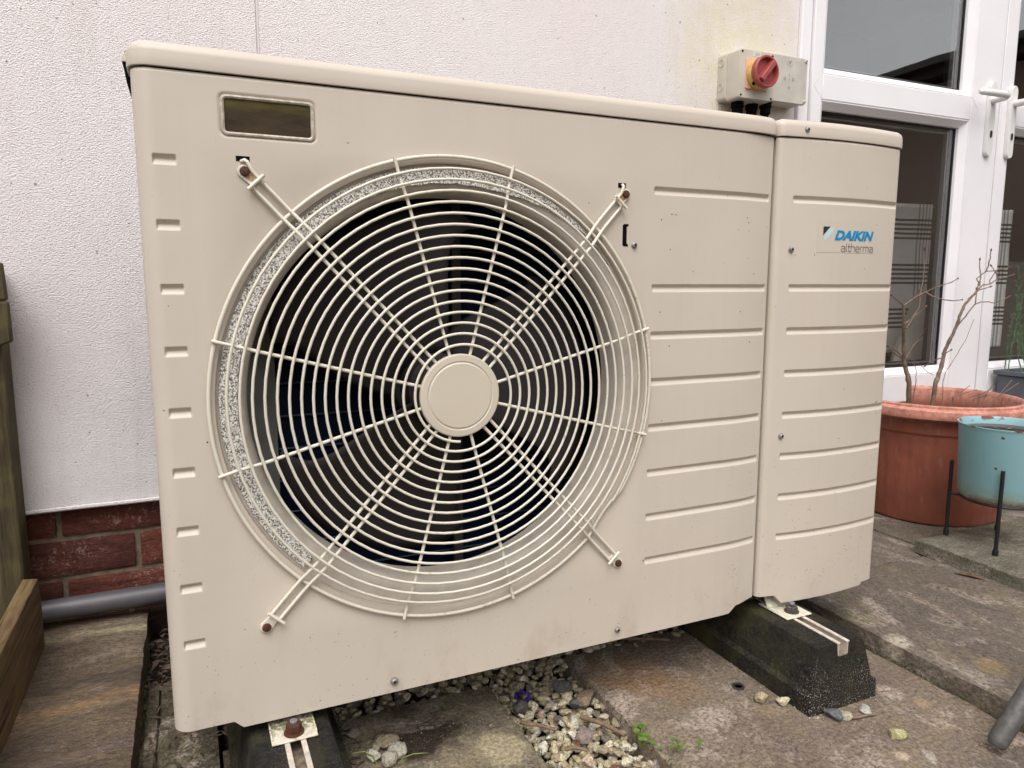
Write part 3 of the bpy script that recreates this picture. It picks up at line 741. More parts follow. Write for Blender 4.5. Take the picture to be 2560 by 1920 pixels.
grass([(.2610, .014, .004), (.268, .012, .012), (.280, .009, .016), (.2995, .0058, .014)], .0016, 'yellow green grass blade lying right of the pebble pile')
grass([(.2310, .033, .0), (.234, .040, .012), (.236, .046, .022)], .0011, 'short upright grass blade between foot and pebble pile')

# ================================================================ HOUSE WALL
wall = thing('house_wall', (0, .6, 0), 'pale rendered house wall behind the heat pump', 'wall', kind='structure')
wy = .600
def wallpiece(x0, x1, z0, z1, y0=wy, y1=.74):
    m = MB(); m.box(x0, x1, y0, y1, z0, z1); return m
obj('render', wallpiece(-3.2, .1820, .2425, 2.75), M['render'], wall, bevel=.002)
boxo('bead', (.1822, .1860, .6012, .74, .2425, 2.75), simple('movement_bead', (.70, .62, .61), .7), wall, bevel=0, label='pale vertical joint bead in the render')
obj('render', wallpiece(.1862, 1.4735, .2425, 2.75), M['render'], wall, bevel=.002)
obj('render', wallpiece(1.4735, 3.40, 2.30, 2.75), M['render'], wall)
obj('render', wallpiece(3.40, 7.5, .2425, 2.75), M['render'], wall)
# drip bead along the bottom of the render, slightly wavy
mb_ = MB(); pts = [(-3.2 + .05 * i, wy - .0015 + .0012 * mn.noise(Vector((i * .7, 0, 0))), .2395 + .0016 * mn.noise(Vector((i * .45, 5, 0)))) for i in range(94)]
mb_.tube(pts, .0042, 7); obj('drip_bead', mb_, M['render'], wall)
boxo('coping', (-3.3, 7.6, .50, .80, 2.752, 2.80), M['pvcu'], wall, bevel=.004)

plinth = thing('brick_plinth', (0, .615, 0), 'course of red bricks below the render, dark and chipped', 'wall', kind='structure')
boxo('mortar', (-3.2, 7.5, .6305, .74, -.07, .2375), M['mortar'], plinth, bevel=0)
brick_mesh = []
for s_ in range(5):
    b = bmesh.new(); bmesh.ops.create_cube(b, size=1); bmesh.ops.scale(b, vec=(.215, .10, .065), verts=b.verts)
    bmesh.ops.subdivide_edges(b, edges=b.edges, cuts=7, use_grid_fill=True)
    for v in b.verts:
        n = mn.noise(Vector((v.co.x * 24 + s_ * 9, v.co.z * 50, v.co.y * 20))); e = mn.noise(Vector((v.co.x * 70 + s_, v.co.z * 110, v.co.y * 20)))
        v.co.y += -.0028 * n - .0013 * e; v.co.z += .0016 * n; v.co.x += .0014 * e
        if abs(v.co.z) > .03 and v.co.y < 0: v.co.y += .0035
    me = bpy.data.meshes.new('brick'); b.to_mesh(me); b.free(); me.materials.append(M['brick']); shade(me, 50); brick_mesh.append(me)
rg = random.Random(9)
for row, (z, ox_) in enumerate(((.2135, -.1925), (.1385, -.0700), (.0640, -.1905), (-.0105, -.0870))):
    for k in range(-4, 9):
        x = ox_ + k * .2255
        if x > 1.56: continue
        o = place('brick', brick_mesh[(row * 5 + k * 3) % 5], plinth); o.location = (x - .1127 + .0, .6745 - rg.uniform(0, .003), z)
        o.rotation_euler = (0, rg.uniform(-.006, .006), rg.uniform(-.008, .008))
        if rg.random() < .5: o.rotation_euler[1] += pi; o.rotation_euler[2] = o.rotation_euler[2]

# waste pipe
wp = MB().tube([(-1.6, .578, .070), (-.30, .578, .0645), (-.02, .578, .0655), (.9, .578, .067), (1.3, .578, .068)], .0185, 24)
obj('waste_pipe', wp, M['pipe'], label='dark grey plastic waste pipe running along the foot of the brick wall', category='pipe')

# ================================================================ FRENCH DOORS
door = thing('french_doors', (1.9, .6, .25), 'white plastic french doors with large glass panes, right of the isolator', 'door', kind='structure')
def bar(name, x0, x1, z0, z1, y0=.588, y1=.66, parent=door, bevel=.002, m='pvcu'): return boxo(name, (x0, x1, y0, y1, z0, z1), M[m], parent, bevel=bevel)
def frame_ring(name, x0, x1, z0, z1, prof, parent, m='pvcu'):
    # mitred frame: prof = (inset, y) pairs, outer to inner, swept round the rectangle
    mb = MB(); k = len(prof); vs = []
    for (i, y) in prof: vs += [(x0 + i, y, z0 + i), (x1 - i, y, z0 + i), (x1 - i, y, z1 - i), (x0 + i, y, z1 - i)]
    fs = []
    for j in range(k - 1):
        for c in range(4): fs.append((j * 4 + c, j * 4 + (c + 1) % 4, (j + 1) * 4 + (c + 1) % 4, (j + 1) * 4 + c))
    mb.add(vs, fs); return obj(name, mb, M[m], parent, fix=False, ang=15)
fr = MB(); fr.box(1.4745, 1.508, .590, .665, .25, 2.30); fr.box(3.06, 3.10, .590, .665, .25, 2.30); fr.box(1.508, 3.06, .590, .665, 2.24, 2.30); fr.box(1.508, 3.06, .590, .67, .25, .289)
obj('door_frame', fr, M['pvcu'], door, bevel=.003)
boxo('infill', (3.1, 3.40, .60, .70, .25, 2.30), M['render'], door)
GL = {}
def leaf_door(x0, x1, hinge):
    """sash with stiles 47-80 mm, mid rail, two bevelled glazing openings"""
    lf = MB()
    st0, st1 = (.047, .138) if hinge == 'L' else (.062, .047)
    gx0, gx1 = x0 + st0 - .001, x1 - st1 + .001
    yf = .583
    # stiles and rails, butted
    lf.box(x0, gx0 - .010, yf, .652, .292, 2.236); lf.box(gx1 + .010, x1, yf, .652, .292, 2.236)
    lf.box(gx0 - .010, gx1 + .010, yf, .652, .292, .371); lf.box(gx0 - .010, gx1 + .010, yf, .652, 1.0995, 1.158 + .005); lf.box(gx0 - .010, gx1 + .010, yf, .652, 2.15, 2.236)
    s = obj('door_leaf', lf, M['pvcu'], door, bevel=.0025)
    for (z0, z1) in ((.371, 1.0995), (1.163, 2.15)):
        P = [(0, yf + .001), (.003, yf + .0015), (.0195, .601), (.0205, .609)]
        frame_ring('glazing_bead', gx0 - .010, gx1 + .010, z0, z1, P, s)
        G = [(.0205, .6085), (.0245, .6085), (.0245, .612)]
        frame_ring('gasket', gx0 - .010, gx1 + .010, z0, z1, G, s, 'gasket')
        gm = MB(); a, b, c, d = gx0 + .008, gx1 - .008, z0 + .018, z1 - .018
        gm.box(a, b, .6115, .6155, c, d); obj('glass_pane', gm, M['glass'], s)
        sp = MB(); w = .012
        sp.box(a + .010, a + .013, .619, .6325, c + .010, d - .014); sp.box(b - .021, b - .017, .619, .6325, c + .010, d - .014)
        sp.box(a + .0131, b - .0211, .619, .6325, c + .010, c + .013); sp.box(a + .0131, b - .0211, .619, .6325, d - .017, d - .014)
        we = MB(); we.box(a - .004, a + .0098, .617, .6330, c, d); we.box(b - .0168, b + .004, .617, .6330, c, d); we.box(a + .0099, b - .0169, .617, .6330, c - .002, c + .0098); we.box(a + .0099, b - .0169, .617, .6330, d - .0138, d + .002)
        obj('edge_seal', we, M['gasket'], s)
        obj('spacer_bar', sp, M['greyspacer'], s)
        bk = MB(); bk.box(a - .006, a + .014, .634, .652, c, d); bk.box(b - .014, b + .006, .634, .652, c, d); bk.box(a + .014, b - .014, .634, .652, c - .004, c + .014); bk.box(a + .014, b - .014, .634, .652, d - .014, d + .004)
        obj('inner_gasket', bk, M['gasket'], s)
    # hairline welds where the rail meets the stiles
    for sx, gxx in ((-1, gx0 - .010), (1, gx1 + .010)):
        for zz in (1.163, 1.0995):
            d_ = .030; zd = 1.131
            obj('weld_line', MB().tube([(gxx, yf - .0001, zz), (gxx + sx * d_, yf - .0001, zd)], .0004, 4), simple('weld_grey', (.62, .59, .60), .8), s)  # plain grey hairline along the joint
    return s
LA = leaf_door(1.510, 2.2495, 'L')
LB = leaf_door(2.2535, 3.056, 'R')
boxo('meeting_gasket', (2.2497, 2.2533, .596, .65, .292, 2.236), M['gasket'], door, bevel=0)
boxo('plinth_below_door', (1.4745, 3.4, .64, .74, -.05, .25), M['mortar'], door, bevel=0)
boxo('threshold', (1.4745, 3.12, .560, .66, .2495, .268) if False else (1.47, 3.12, .556, .64, .222, .249), M['pvcu'], door)

def handle(xc, lever, parent):
    y0 = .5826
    pl = MB(); P = []; z0, z1, w = 1.003, 1.212, .0155
    for i in range(9): a = pi * i / 8; P.append((xc + w * cos(a), z1 - w + w * sin(a)))
    for i in range(9): a = pi + pi * i / 8; P.append((xc + w * cos(a), z0 + w + w * sin(a)))
    P2 = [(xc + (x - xc) * .8, 1.1075 + (z - 1.1075) * .985) for x, z in P]; n = len(P)
    vs = [(x, y0, z) for x, z in P] + [(x, y0 - .006, z) for x, z in P] + [(x, y0 - .0105, z) for x, z in P2]
    fs = [(r * n + i, r * n + (i + 1) % n, (r + 1) * n + (i + 1) % n, (r + 1) * n + i) for r in range(2) for i in range(n)] + [tuple(2 * n + i for i in range(n))]
    pl.add(vs, fs); p = obj('door_handle', pl, M['pvcu2'], parent)
    zc = 1.160; x_ = xc + .004 * lever
    lv = MB(); path = [(x_, y0 - .008, zc), (x_, y0 - .030, zc), (x_, y0 - .045, zc + .001), (x_ + lever * .008, y0 - .054, zc + .002), (x_ + lever * .030, y0 - .057, zc + .003), (x_ + lever * .070, y0 - .053, zc + .004), (x_ + lever * .105, y0 - .047, zc + .005), (x_ + lever * .112, y0 - .044, zc + .005)]
    lv.tube(path, [.0105, .0098, .0100, .0100, .0095, .0090, .0085, .005], 14); obj('lever', lv, M['pvcu2'], p, ang=50)
    kz = 1.067; k = MB()
    prof = []
    for i in range(20): a = 2 * pi * i / 20; prof.append((xc + .0045 * cos(a), kz + .004 + .0048 * sin(a) + (-.010 if sin(a) < 0 else 0)))
    k.prism(prof, y0 - .0125, y0 - .0095); obj('lock_cylinder', k, M['bolt_grey'], p)
    ks = MB(); ks.box(xc - .0008, xc + .0008, y0 - .0132, y0 - .0124, kz - .004, kz + .006); obj('keyhole', ks, M['black'], p)
handle(2.2035, -1, LA); handle(2.2990, 1, LB)

# room behind the glass
room = MB(); room.box(.6, 5.2, 3.6, 3.7, 0, 2.6); room.box(.5, .6, .76, 3.7, 0, 2.6); room.box(5.2, 5.3, .76, 3.7, 0, 2.6); room.box(.5, 5.3, .76, 3.7, 2.6, 2.7); room.box(.6, 1.47, .745, .76, 0, 2.6); room.box(3.41, 5.2, .745, .76, 0, 2.6); room.box(1.47, 3.41, .745, .76, 2.3, 2.6)
obj('room_walls', room, M['room'], kind='structure', label='dark reddish room walls seen through the glass doors')
boxo('room_floor', (.5, 5.3, .68, 3.7, .20, .26), M['roomfloor'], None, 0, kind='structure', label='dark floor inside the room')
sofa = thing('sofa', (2.5, .95, .26), 'sofa with striped back seen through the lower glass of the door', 'sofa')
boxo('backrest', (1.90, 3.15, .90, 1.10, .26, .72), simple('sofa_cloth', (.085, .075, .065), .9), sofa, bevel=.03)
th = MB(); vs = []; fs = []; nx, nz = 60, 40
for j in range(nz + 1):
    for i in range(nx + 1):
        x = 2.02 + .78 * i / nx; z = .40 + .50 * j / nz; y = .862 + .008 * sin(x * 26) + .006 * mn.noise(Vector((x * 7, z * 7, 0)))
        vs.append((x, y, z))
for j in range(nz):
    for i in range(nx): fs.append((j * (nx + 1) + i, j * (nx + 1) + i + 1, (j + 1) * (nx + 1) + i + 1, (j + 1) * (nx + 1) + i))
tw = obj('plaid_throw', MB().add(vs, fs), M['plaid'], label='white and black striped throw hanging behind the lower door glass', category='throw', fix=False)
so = tw.modifiers.new('thick', 'SOLIDIFY'); so.thickness = .006; so.offset = -1
cu = MB(); n_ = 18; vs = []; fs = []
for side in (-1, 1):
    for j in range(n_ + 1):
        for i in range(n_ + 1):
            u = 2 * i / n_ - 1; v = 2 * j / n_ - 1; puff = (max(0, 1 - u ** 4) * max(0, 1 - v ** 4)) ** .5; pin = 1 - .07 * (1 - abs(v)) * abs(u) ** 6
            x = .155 * u * pin; z = .155 * v * (1 - .07 * (1 - abs(u)) * abs(v) ** 6); y = side * (.048 * puff + .006 * mn.noise(Vector((u * 3, v * 3, side))) * puff)
            a = radians(-24); vs.append((2.345 + x * cos(a) - z * sin(a), .800 + y, .430 + x * sin(a) + z * cos(a)))
for s_ in range(2):
    o_ = s_ * (n_ + 1) ** 2
    for j in range(n_):
        for i in range(n_): fs.append((o_ + j * (n_ + 1) + i, o_ + j * (n_ + 1) + i + 1, o_ + (j + 1) * (n_ + 1) + i + 1, o_ + (j + 1) * (n_ + 1) + i))
obj('cushion', cu.add(vs, fs), M['cushion'], label='grey beige cushion with a raised corner behind the lower door glass', category='cushion', ang=60)
boxo('window_seat', (1.75, 3.2, .70, .885, .262, .285), M['roomfloor'], None, .004, label='dark low sill shelf under the cushion inside the door', category='shelf')

# ================================================================ ISOLATOR AND JUNCTION BOX ON THE WALL
iso = thing('isolator_switch', (1.285, .599, 1.115), 'grey rotary isolator box with red knob on the wall beside the door', 'switch')
def rbox(x0, x1, z0, z1, r, y0, y1, taper=0.0):
    P = []
    for (cx_, cz_, a0) in ((x1 - r, z1 - r, 0), (x0 + r, z1 - r, pi / 2), (x0 + r, z0 + r, pi), (x1 - r, z0 + r, 3 * pi / 2)):
        for i in range(6): a = a0 + pi / 2 * i / 5; P.append((cx_ + r * cos(a), cz_ + r * sin(a)))
    n = len(P); mx, mz = (x0 + x1) / 2, (z0 + z1) / 2
    sh = lambda p, k: (mx + (p[0] - mx) * (1 - k), mz + (p[1] - mz) * (1 - k))
    vs = []
    for (k, y) in ((0, y1), (taper, y0 + .003), (taper + .02, y0)):
        vs += [(sh(p, k)[0], y, sh(p, k)[1]) for p in P]
    fs = [tuple(range(n))] + [(q * n + i, q * n + (i + 1) % n, (q + 1) * n + (i + 1) % n, (q + 1) * n + i) for q in range(2) for i in range(n)] + [tuple(2 * n + i for i in range(n))]
    return MB().add(vs, fs)
obj('back_box', rbox(1.2255, 1.338, 1.0640, 1.1715, .008, .5725, .5995), M['boxgrey'], iso)
obj('body', rbox(1.2295, 1.3345, 1.0605, 1.1700, .006, .5300, .5722, .01), M['boxgrey'], iso)
for zz in (1.150, 1.095):
    obj('knockout', MB().lathe([(.0085, .0004), (.0085, -.0012), (.0078, -.0014), (.0072, -.0002), (.0001, -.0002)], (1.2254, .586, zz), 'x', 24, False, False), M['boxgrey'], iso)
obj('mounting_plate', rbox(1.2475, 1.315, 1.0815, 1.1500, .004, .5265, .5297), M['orange'], iso)
obj('collar', MB().lathe([(.0335, .5264), (.0335, .519), (.031, .513)], (1.2810, 0, 1.1155), 'y', 36, True, True), M['yellow'], iso)
kb = MB().lathe([(.0320, .5128), (.0355, .507), (.0355, .496), (.0335, .4945), (.0305, .4945), (.0290, .4990), (.0285, .5060), (0.0001, .5062)], (1.2815, 0, 1.1155), 'y', 40, True, False)
kn = obj('knob', kb, M['red'], iso)
a = radians(50); gx, gz = 1.2815, 1.1155; d = Vector((cos(a), 0, sin(a))); nn = Vector((-sin(a), 0, cos(a)))
hx = MB(); L_, w_ = .0290, .0082
for lv_ in (0,):
    c0 = Vector((gx, 0, gz)); v8 = []
    for y, ww, ll in ((.5062, w_, L_), (.4890, w_ * .72, L_ * .93)):
        for (s1, s2) in ((-1, -1), (1, -1), (1, 1), (-1, 1)): p = c0 + d * ll * s1 + nn * ww * s2; v8.append((p.x, y, p.z))
    hx.hexa(v8)
obj('grip', hx, M['red'], kn, bevel=.0015)
obj('padlock_hole', MB().lathe([(.0042, .5125), (.0042, .5140)], (1.2590, 0, 1.0905), 'y', 12), M['black'], kn)
for (x, z) in ((1.237, 1.1635), (1.3275, 1.1625), (1.237, 1.0675), (1.3275, 1.0665)):
    obj('screw', MB().lathe([(.0025, .5291), (.0025, .5302)], (x, 0, z), 'y', 12), M['black'], iso)
boxo('rating_label', (1.270, 1.291, .5292, .5301, 1.1560, 1.1665), M['label'], iso, 0)
for zz in (1.1638, 1.1612, 1.1586): boxo('print', (1.272, 1.289, .5288, .52915, zz - .0004, zz + .0004), M['markgrey'], iso, 0)
jb = thing('junction_box', (1.395, .599, 1.12), 'grey square junction box joined to the right of the isolator', 'junction box')
obj('back_box', rbox(1.3395, 1.4550, 1.0700, 1.1750, .006, .5580, .5995), M['boxgrey'], jb)
obj('lid', rbox(1.3375, 1.4570, 1.0690, 1.1765, .006, .5480, .5578), M['boxlid'], jb)
for (x, z) in ((1.3435, 1.1700), (1.4510, 1.1705), (1.4510, 1.0755), (1.3435, 1.0750)):
    s_ = obj('screw', MB().lathe([(.0042, .5479), (.0042, .5465), (.0036, .5458)], (x, 0, z), 'y', 16), M['galv'], jb)
    sl = MB(); a_ = random.uniform(.3, 1.2); c_, si = cos(a_) * .0036, sin(a_) * .0036; sl.tube([(x - c_, .5456, z - si), (x + c_, .5456, z + si)], .0006, 4); obj('slot', sl, M['black'], s_)
# worn moulded marks on the junction box lid: ring, arrow, tick rows
mk = MB(); cx_ = 1.3995
for i in range(14):
    if i % 3: a0 = 2 * pi * i / 14; mk.tube([(cx_ + .008 * cos(a0), .5476, 1.160 + .006 * sin(a0)), (cx_ + .008 * cos(a0 + .4), .5476, 1.160 + .006 * sin(a0 + .4))], .0005, 4)
for dx in (-.0015, .0015): mk.tube([(cx_ + dx, .5476, 1.163), (cx_ + dx, .5476, 1.158)], .0005, 4)
for dz in (.0, -.012, .0285): mk.tube([(cx_, .5476, 1.130 + dz), (cx_, .5476, 1.137 + dz)], .0005, 4)
for dx in (-.016, -.0125, .0105, .0145):
    for dz in (.0, .0045): mk.box(cx_ + dx - .0012, cx_ + dx + .0012, .5474, .5481, 1.1205 + dz, 1.1230 + dz)
mk.tube([(cx_ + .003 * cos(k * .8), .5476, 1.104 + .003 * sin(k * .8)) for k in range(8)], .0005, 4)
obj('moulded_mark', mk, M['markgrey'], jb)
for i, (x, y_, lab) in enumerate(((1.2585, .565, 'left black cable below the isolator going down behind the unit'), (1.3065, .570, 'middle black cable between the two boxes going down behind the unit'), (1.3475, .568, 'right black cable below the junction box going down behind the unit'))):
    t = thing('cable', (x, y_, 1.05), lab, 'cable', 'black cables going down from the wall boxes')
    zt = 1.0602 if i < 2 else 1.0685
    obj('gland', MB().lathe([(.0150, zt - .0005), (.0150, zt - .012), (.0125, zt - .013), (.0125, zt - .026), (.0085, zt - .030)], (x, y_, 0), 'z', 12), M['black'], t)
    obj('sleeve', MB().tube([(x, y_, zt - .028), (x - .004, y_ + .004, .97), (x - .02, y_ + .005, .80), (x - .03, y_, .55), (x - .05, y_ - .02, .38), (x - .09, y_ - .10, .29), (x - .16 - .03 * i, .40, .26), (x - .22 - .04 * i, .306, .26)], .0085, 12), M['black'], t)

# ================================================================ HEAT PUMP
HP = thing('heat_pump', (.56, .15, .1), 'large beige heat pump with round fan grille standing against the wall', 'heat pump')
OX, OZ = .3425, .4958
ZT, ZB = .8488, .115
def y_fan(x):
    y = 0.
    if x < .020: y = .020 - sqrt(max(0, .020 ** 2 - (.020 - x) ** 2))
    if x > .77: u = (x - .77) / .08; y = .0085 * u * u
    if x > .8475: u = min(1, (x - .8475) / .006); y += .006 * (1 - sqrt(max(0, 1 - u * u)))
    return y
def y_svc(x):
    u = (x - .9950) / .115; y = -.009 + .0095 * u * u if abs(u) < 1.15 else .00356
    if x < .866: q = (.866 - x) / .009; y += .008 * (1 - sqrt(max(0, 1 - min(1, q) ** 2)))
    if x > 1.104: q = (x - 1.104) / .017; y += .017 * (1 - sqrt(max(0, 1 - min(1, q) ** 2)))
    return y
def ss(a, b, x): t = min(1, max(0, (x - a) / (b - a))); return t * t * (3 - 2 * t)
Z0, DZ = .7594, .066344
def groove(z, zc):   # pressed slot: steep shaded upper face, sloping lower face
    d = z - zc
    if abs(d) > .0056: return 0
    return min(1.0, (.0054 - d) / .0042 if d > .0006 else (d + .0056) / .0054) if -.0056 < d < .0054 else 0
def emb_fan(x, z):
    e = 0
    for k in range(9):
        zc = Z0 - DZ * k; g_ = groove(z, zc)
        if g_: 
            e = max(e, .0042 * g_ * ss(.0152, .0172, x) * (1 - ss(.0366, .0388, x)))
            if k != 1: e = max(e, .0042 * g_ * ss(.6325, .6350, x) * (1 - ss(.8425, .8452, x)))
    # sunk surround of the little window
    wx, wz = abs(x - .1315), abs(z - .8090); r = .008
    def rr(hx, hz):
        qx, qz = max(0, wx - hx + r), max(0, wz - hz + r); return hypot(qx, qz) - r + min(0, max(wx - hx, wz - hz) if qx == 0 and qz == 0 else 0)
    d = rr(.0510, .0232)
    e = max(e, .0022 * (1 - ss(-.0030, .0004, d)))
    return e
def emb_svc(x, z):
    e = 0
    for k in range(9):
        if k == 1: continue
        g_ = groove(z, Z0 - DZ * k)
        if g_: e = max(e, .0042 * g_ * ss(.8845, .8870, x) * (1 - ss(1.1095, 1.1120, x)))
    return e
def zb_fan(x):
    if x < .0637: return .1245
    if x < .0734: return .1245 - (x - .0637) / .0097 * .0095
    if x < .7961: return ZB
    if x < .811: return ZB + (x - .7961) / .0149 * .0105
    return .1255 + .0045 * ss(.811, .85, x)
def zb_svc(x):
    if x < .888: return .1290
    if x < .902: return .1290 - (x - .888) / .014 * .0145
    if x < 1.079: return .1145
    return .1145 + .0045 * ss(1.079, 1.085, x)
def lines(lo, hi, base, feats):
    s_ = set(np.round(np.arange(lo, hi + 1e-9, (hi - lo) / max(1, round((hi - lo) / base))), 5).tolist())
    for (a_, b_, st) in feats:
        a_, b_ = max(a_, lo), min(b_, hi)
        if b_ > a_: s_ |= set(np.round(np.arange(a_, b_ + 1e-9, st), 5).tolist()); s_.add(round(b_, 5))
    out = sorted(s_); res = [out[0]]
    for q in out[1:]:
        if q - res[-1] > .00025: res.append(q)
    return res
def panel(x0, x1, yf, emb, zbf, xf, zf, square=None, keep=()):
    X = lines(x0, x1, .012, xf); Z = lines(ZB - .0005, ZT, .012, zf)
    if square:
        for q in (square[0], square[1]): X = sorted([v for v in X if abs(v - q) > .0009] + [q])
        for q in (square[2], square[3]): Z = sorted([v for v in Z if abs(v - q) > .0009] + [q])
    vs = []; fs = []; nx = len(X); idx = {}
    for j, z in enumerate(Z):
        for i, x in enumerate(X):
            zz = max(z, zbf(x)) if z < .2 else z
            if j == 0: zz = zbf(x)
            dy = emb(x, z)
            if z > ZT - .003: dy += .0016 * ss(ZT - .003, ZT, z)
            vs.append((x, yf(x) + dy, zz))
    for j in range(len(Z) - 1):
        for i in range(nx - 1):
            if square and X[i] >= square[0] - 1e-6 and X[i + 1] <= square[1] + 1e-6 and Z[j] >= square[2] - 1e-6 and Z[j + 1] <= square[3] + 1e-6: continue
            q = (j * nx + i, j * nx + i + 1, (j + 1) * nx + i + 1, (j + 1) * nx + i)
            if vs[q[2]][2] - vs[q[1]][2] < 1e-6 and vs[q[3]][2] - vs[q[0]][2] < 1e-6: continue
            fs.append(q)
    m = MB().add(vs, fs)
    # folded lip along the bottom
    o_ = len(m.v); lip = [(x, yf(x) + t_, zbf(x) + dz) for (t_, dz) in ((0, 0), (.0015, -.0006), (.010, -.0006)) for x in X]
    m.add(lip, [(r * nx + i, r * nx + i + 1, (r + 1) * nx + i + 1, (r + 1) * nx + i) for r in range(2) for i in range(nx - 1)])
    return m
zf = [(Z0 - DZ * k - .0064, Z0 - DZ * k + .0064, .0008) for k in range(9)] + [(ZT - .004, ZT, .001), (.113, .131, .002)]
SQ = (.0575, .6275, .2108, .7808)
pf = panel(0., .8535, y_fan, emb_fan, zb_fan,
           [(0, .022, .0012), (.0142, .0185, .0007), (.0355, .0400, .0007), (.076, .092, .0012), (.172, .187, .0012), (.6310, .6362, .0008), (.8415, .8465, .0008), (.62, .8415, .006), (.8465, .8535, .0008), (.060, .076, .002), (.792, .814, .003)],
           zf + [(.782, .836, .0012)], SQ)
# flat square with the round fan opening
RO = .2800; n = 192; vs = []; fs = []
for k in range(n):
    a = 2 * pi * k / n; c_, s_ = cos(a), sin(a); h = .285; q = h / max(abs(c_), abs(s_))
    for (r_, yy) in ((q, 0.0), (RO + .0025, 0.0), (RO + .0008, .0006), (RO, .0022), (RO, .0075)):
        vs.append((OX + c_ * r_, yy, OZ + s_ * r_))
for k in range(n):
    k2 = (k + 1) % n
    for r_ in range(4): fs.append((k * 5 + r_, k2 * 5 + r_, k2 * 5 + r_ + 1, k * 5 + r_ + 1))
pf.add(vs, fs)
# left side sheet
pf.add([(0, .020, .1245), (0, .020, ZT), (0, .302, ZT), (0, .302, .1245)], [(0, 1, 2, 3)])
fan_panel = obj('fan_panel', pf, M['unit'], HP, ang=38, fix=False)
ps = panel(.8570, 1.1210, y_svc, emb_svc, zb_svc,
           [(.857, .870, .0012), (.8835, .8885, .0007), (.888, 1.10, .006), (1.1085, 1.1130, .0007), (1.104, 1.121, .0012), (.886, .904, .002), (1.076, 1.088, .002)], zf)
yb = y_svc(1.121); ps.add([(1.121, yb, .119), (1.121, yb, ZT), (1.121, .302, ZT), (1.121, .302, .119)], [(0, 3, 2, 1)])
yb = y_svc(.857); ps.add([(.857, yb, .129), (.857, yb, ZT), (.857, .10, ZT), (.857, .10, .129)], [(0, 1, 2, 3)])
service_panel = obj('service_panel', ps, M['unit'], HP, ang=38, fix=False)
# carcass behind the panels
cs = MB(); cs.box(.003, 1.118, .300, .304, .126, ZT); cs.box(.003, 1.118, .018, .30, .120, .124); cs.box(.640, .644, .010, .298, .126, ZT); cs.box(.8535, .8568, .016, .30, .13, ZT + .0015)
cs.box(.006, 1.116, .012, .298, ZT - .003, ZT + .002)
obj('carcass', cs, M['inner_dark'], HP)

# lids
def lid_path(yf, x0, x1, rl, rr_, feats):
    P = []
    X = [x0 + rl + (x1 - rr_ - x0 - rl) * i / 60 for i in range(61)]
    pts = []
    yl = yf(x0 + rl + .001); yr = yf(x1 - rr_ - .001)
    for i in range(9): a = pi + pi / 2 * i / 8; pts.append((x0 + rl + rl * cos(a), yl + rl + rl * sin(a)))
    for x in X[1:-1]: pts.append((x, yf(x)))
    for i in range(9): a = -pi / 2 + pi / 2 * i / 8; pts.append((x1 - rr_ + rr_ * cos(a), yr + rr_ + rr_ * sin(a)))
    for i in range(1, 6): pts.append((x1, yr + rr_ + (.300 - yr - rr_) * i / 5))
    for i in range(1, 6): pts.append((x1 + (x0 - x1) * i / 5, .304))
    for i in range(1, 5): pts.append((x0, .300 + (yl + rl - .300) * i / 5))
    n = len(pts); out = []
    for i in range(n):
        ax, ay = pts[i - 1]; bx, by = pts[(i + 1) % n]; dx, dy = bx - ax, by - ay; L_ = hypot(dx, dy) or 1
        out.append((pts[i][0], pts[i][1], -dy / L_, dx / L_))
    return out
def lid(path, z0=.8502):
    prof = [(.006, z0 + .0010), (-.0010, z0), (-.0018, z0 + .0006), (-.0021, z0 + .002), (-.0018, z0 + .0095), (-.0016, z0 + .0150), (-.0013, z0 + .0172), (.0002, z0 + .0207), (.0026, z0 + .0234), (.0058, z0 + .0253), (.0095, z0 + .0264), (.0160, z0 + .0272)]
    m = MB().sweep(path, prof); n = len(path); k = len(prof)
    m.f.append(tuple((k - 1) * n + i for i in range(n))); m.mi.append(0); return m
def yl_fan(x): 
    u = max(0, (x - .80) / .05); return -.0002 + .0045 * u * u
def yl_svc(x):
    u = (x - .9950) / .115; return -.0085 + .0085 * u * u
obj('lid', lid(lid_path(yl_fan, -.0012, .8548, .022, .016, 0)), M['lid'], HP, ang=40, fix=False)
obj('lid', lid(lid_path(yl_svc, .8572, 1.1222, .012, .022, 0)), M['lid'], HP, ang=40, fix=False)

# small window, upper left
wr = MB(); vs = []; fs = []
def rrect(hx, hz, r, y): 
    P = []
    for (sx, sz, a0) in ((1, 1, 0), (-1, 1, pi / 2), (-1, -1, pi), (1, -1, 3 * pi / 2)):
        for i in range(6): a = a0 + pi / 2 * i / 5; P.append((.1315 + sx * (hx - r) + r * cos(a), y, .8090 + sz * (hz - r) + r * sin(a)))
    return P
lv = [rrect(.0488, .0212, .006, .0019), rrect(.0478, .0203, .006, -.0008), rrect(.0462, .0188, .005, -.0012), rrect(.0446, .0172, .003, -.0002), rrect(.0440, .0166, .0025, .0028)]
for q in lv: vs += q
m24 = 24
for j in range(4):
    for i in range(m24): fs.append((j * m24 + i, j * m24 + (i + 1) % m24, (j + 1) * m24 + (i + 1) % m24, (j + 1) * m24 + i))
win = obj('window', wr.add(vs, fs), M['rim'], HP, fix=False, label='little brown window with pale rim near the top left corner')
pn = MB().add(rrect(.0442, .0168, .0025, .0016), [tuple(range(24))]); obj('pane', pn, M['smokypane'], win, fix=False)

